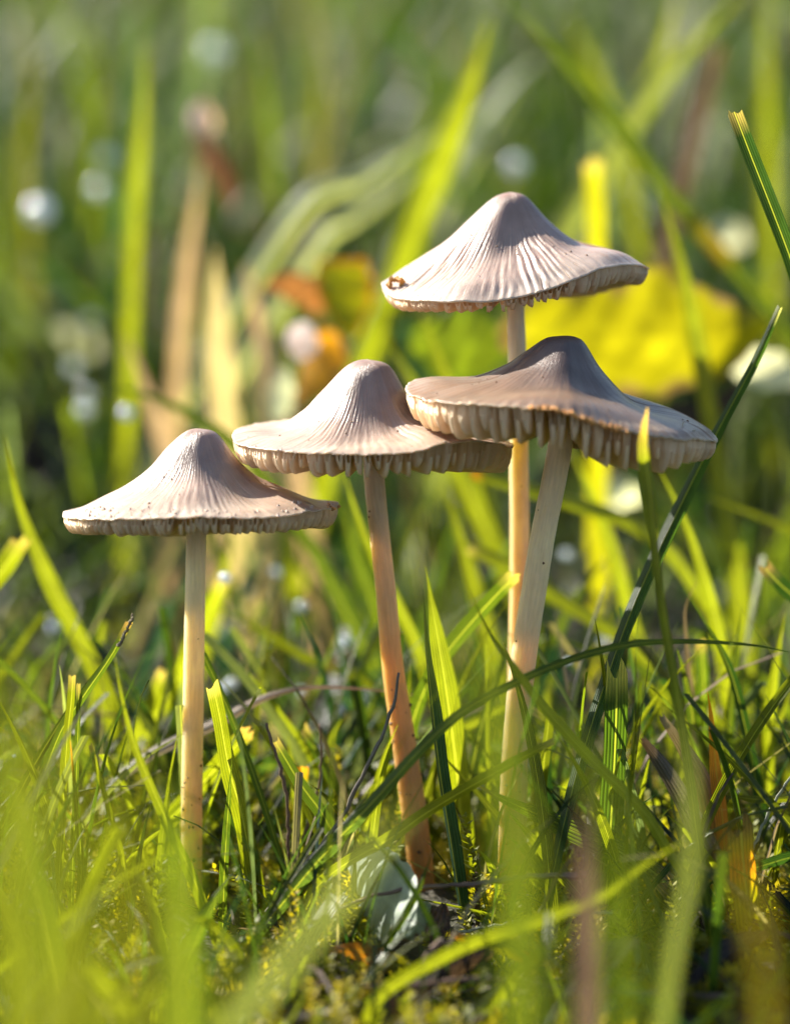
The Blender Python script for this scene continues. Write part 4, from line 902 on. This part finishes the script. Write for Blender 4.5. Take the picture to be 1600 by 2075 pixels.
nearg = scatter_blades('short_grass', 380, lambda r, N: (r.uniform(-7, 7, N), r.uniform(1.2, 9, N)), lambda r, x, y: r.uniform(1.0, 3.2, len(x)), lambda r, x, y: r.uniform(.08, .18, len(x)), greens, M_FILL, 23, avoid=notstem)
tag(nearg, 'short loose grass close around the mushrooms', 'grass')
low = scatter_blades('low_turf', 560, lambda r, N: (r.uniform(-7, 7, N), r.uniform(-6.5, 2.5, N)), lambda r, x, y: r.uniform(.5, 2.3, len(x)), lambda r, x, y: r.uniform(.04, .10, len(x)), greens[:5] + [('teal', .1)], M_FILL, 24, lean=.7, avoid=notstem)
tag(low, 'low turf shoots between the mushroom feet', 'grass')
fore = scatter_blades('left_foreground_grass', 190, lambda r, N: (r.uniform(-6, -1.0, N), r.uniform(-13, -2.5, N)), lambda r, x, y: r.uniform(1.2, 3.6, len(x)) * np.clip((-x - 0) / 4, .35, 1.1), lambda r, x, y: r.uniform(.12, .26, len(x)), [('lime', .6), ('green', .3), ('olive', .2)], M_GRASS, 25, lean=.35)
tag(fore, 'yellow green grass mass at the lower left', 'grass')
fine = scatter_blades('fine_grass', 520, lambda r, N: (r.uniform(-7, 7, N), r.uniform(-3.5, 5, N)), lambda r, x, y: r.uniform(1.0, 4.0, len(x)), lambda r, x, y: r.uniform(.02, .08, len(x)), [('lime', .3), ('green', .3), ('tan', .2), ('dark', .15), ('mauve', .12), ('pale', .1)], M_FILL, 27, lean=.7, curl=.9, avoid=notstem)
tag(fine, 'fine thread like grass and straws around the mushroom feet', 'grass')
crossing = scatter_blades('crossing_grass', 230, lambda r, N: (r.uniform(-5.5, 6.5, N), r.uniform(-1.6, 3.2, N)), lambda r, x, y: r.uniform(1.2, 3.6, len(x)), lambda r, x, y: r.uniform(.05, .14, len(x)), [('lime', .75), ('green', .2), ('dark', .06), ('pale', .12)], M_GRASS, 29, lean=.6, curl=.5, ns=12, avoid=notstem, yaws=(-.5, 1.1))
tag(crossing, 'crossing bright blades in the turf round the mushroom feet', 'grass')
litter = scatter_blades('dead_grass_litter', 1500, lambda r, N: (r.uniform(-8, 8, N), r.uniform(-9, 12, N)), lambda r, x, y: r.uniform(.5, 2.6, len(x)), lambda r, x, y: r.uniform(.03, .12, len(x)),
                        [('brown', .5), ('mauve', .2), ('grey', .15), ('tan', .15), ('orange', .03)], M_DRY, 26, lean=.35, curl=.3, avoid=notstem)
# lay the litter flat: rotate each blade down by squashing its rise above the ground
def flatten(o, k, extra):
    me = o.data; n = len(me.vertices); co = np.empty(n * 3, np.float32); me.vertices.foreach_get('co', co); co = co.reshape(-1, 3) / U
    g_ = terrain(co[:, 0], co[:, 1]); co[:, 2] = g_ + (co[:, 2] - g_ + .15) * k + extra
    me.vertices.foreach_set('co', (co * U).ravel()); me.update()
flatten(litter, .16, .02)
tag(litter, 'dead brown grass litter on the soil', 'litter')

def moss(name, N, xy, seed, hr=(.35, 1.1), nl=34, cols=((.26, .26, .015), (.16, .19, .012), (.36, .31, .02))):
    rg = np.random.RandomState(seed); x, y = xy(rg, N); k = notstem(x, y); x, y = x[k], y[k]; N = len(x)
    z = terrain(x, y) - .08; H = rg.uniform(*hr, N)
    az = rg.uniform(0, 6.28, N); ln = rg.uniform(0, .9, N)
    D = np.stack([np.cos(az) * np.sin(ln), np.sin(az) * np.sin(ln), np.cos(ln)], -1)
    s = np.linspace(.12, 1, nl)
    P = np.stack([x, y, z], -1)[:, None, :] + D[:, None, :] * (H[:, None] * s[None, :])[..., None]
    P[..., 2] -= (.25 * H[:, None] * s[None, :] ** 2) * ln[:, None]
    a = rg.uniform(0, 6.28, (N, 1)) + np.arange(nl)[None, :] * 2.4
    up = rg.uniform(.25, .8, (N, nl))
    A = np.stack([D[:, 1], -D[:, 0], np.zeros(N)], -1) + np.array([1e-3, 0, 0]); A = nrm(A); Bv = np.cross(D, A)
    rad = A[:, None, :] * np.cos(a)[..., None] + Bv[:, None, :] * np.sin(a)[..., None]
    tan = -A[:, None, :] * np.sin(a)[..., None] + Bv[:, None, :] * np.cos(a)[..., None]
    ll = rg.uniform(.09, .19, (N, nl)) * (1.1 - .5 * s[None, :])
    tip = P + rad * (ll * np.cos(up))[..., None] + D[:, None, :] * (ll * np.sin(up))[..., None]
    w = .026
    midp = P * .55 + tip * .45 + D[:, None, :] * -.006
    V = np.stack([P, midp + tan * w, tip, midp - tan * w], 2).reshape(-1, 3)
    q = (np.arange(N * nl) * 4); F = np.stack([q, q + 1, q + 2, q + 3], 1)
    C = np.array(cols)[rg.randint(0, len(cols), N)] * rg.uniform(.7, 1.3, N)[:, None]
    o = mesh_obj(name, V, F, M_MOSS, col=np.clip(np.repeat(C, nl * 4, 0), 0, 1), smooth=False); tag(o, kind='stuff'); return o
ms = moss('moss', 3600, lambda r, N: (r.uniform(-7, 7, N), r.uniform(-7, 7, N)), 31, hr=(.18, .62)); tag(ms, 'feathery yellow green moss carpet', 'moss')
mf = moss('tall_moss', 220, lambda r, N: (r.uniform(-5, 5.5, N), r.uniform(-2.5, 3.5, N)), 32, hr=(.7, 1.4), nl=50); tag(mf, 'taller feathery moss shoots in the turf', 'moss')
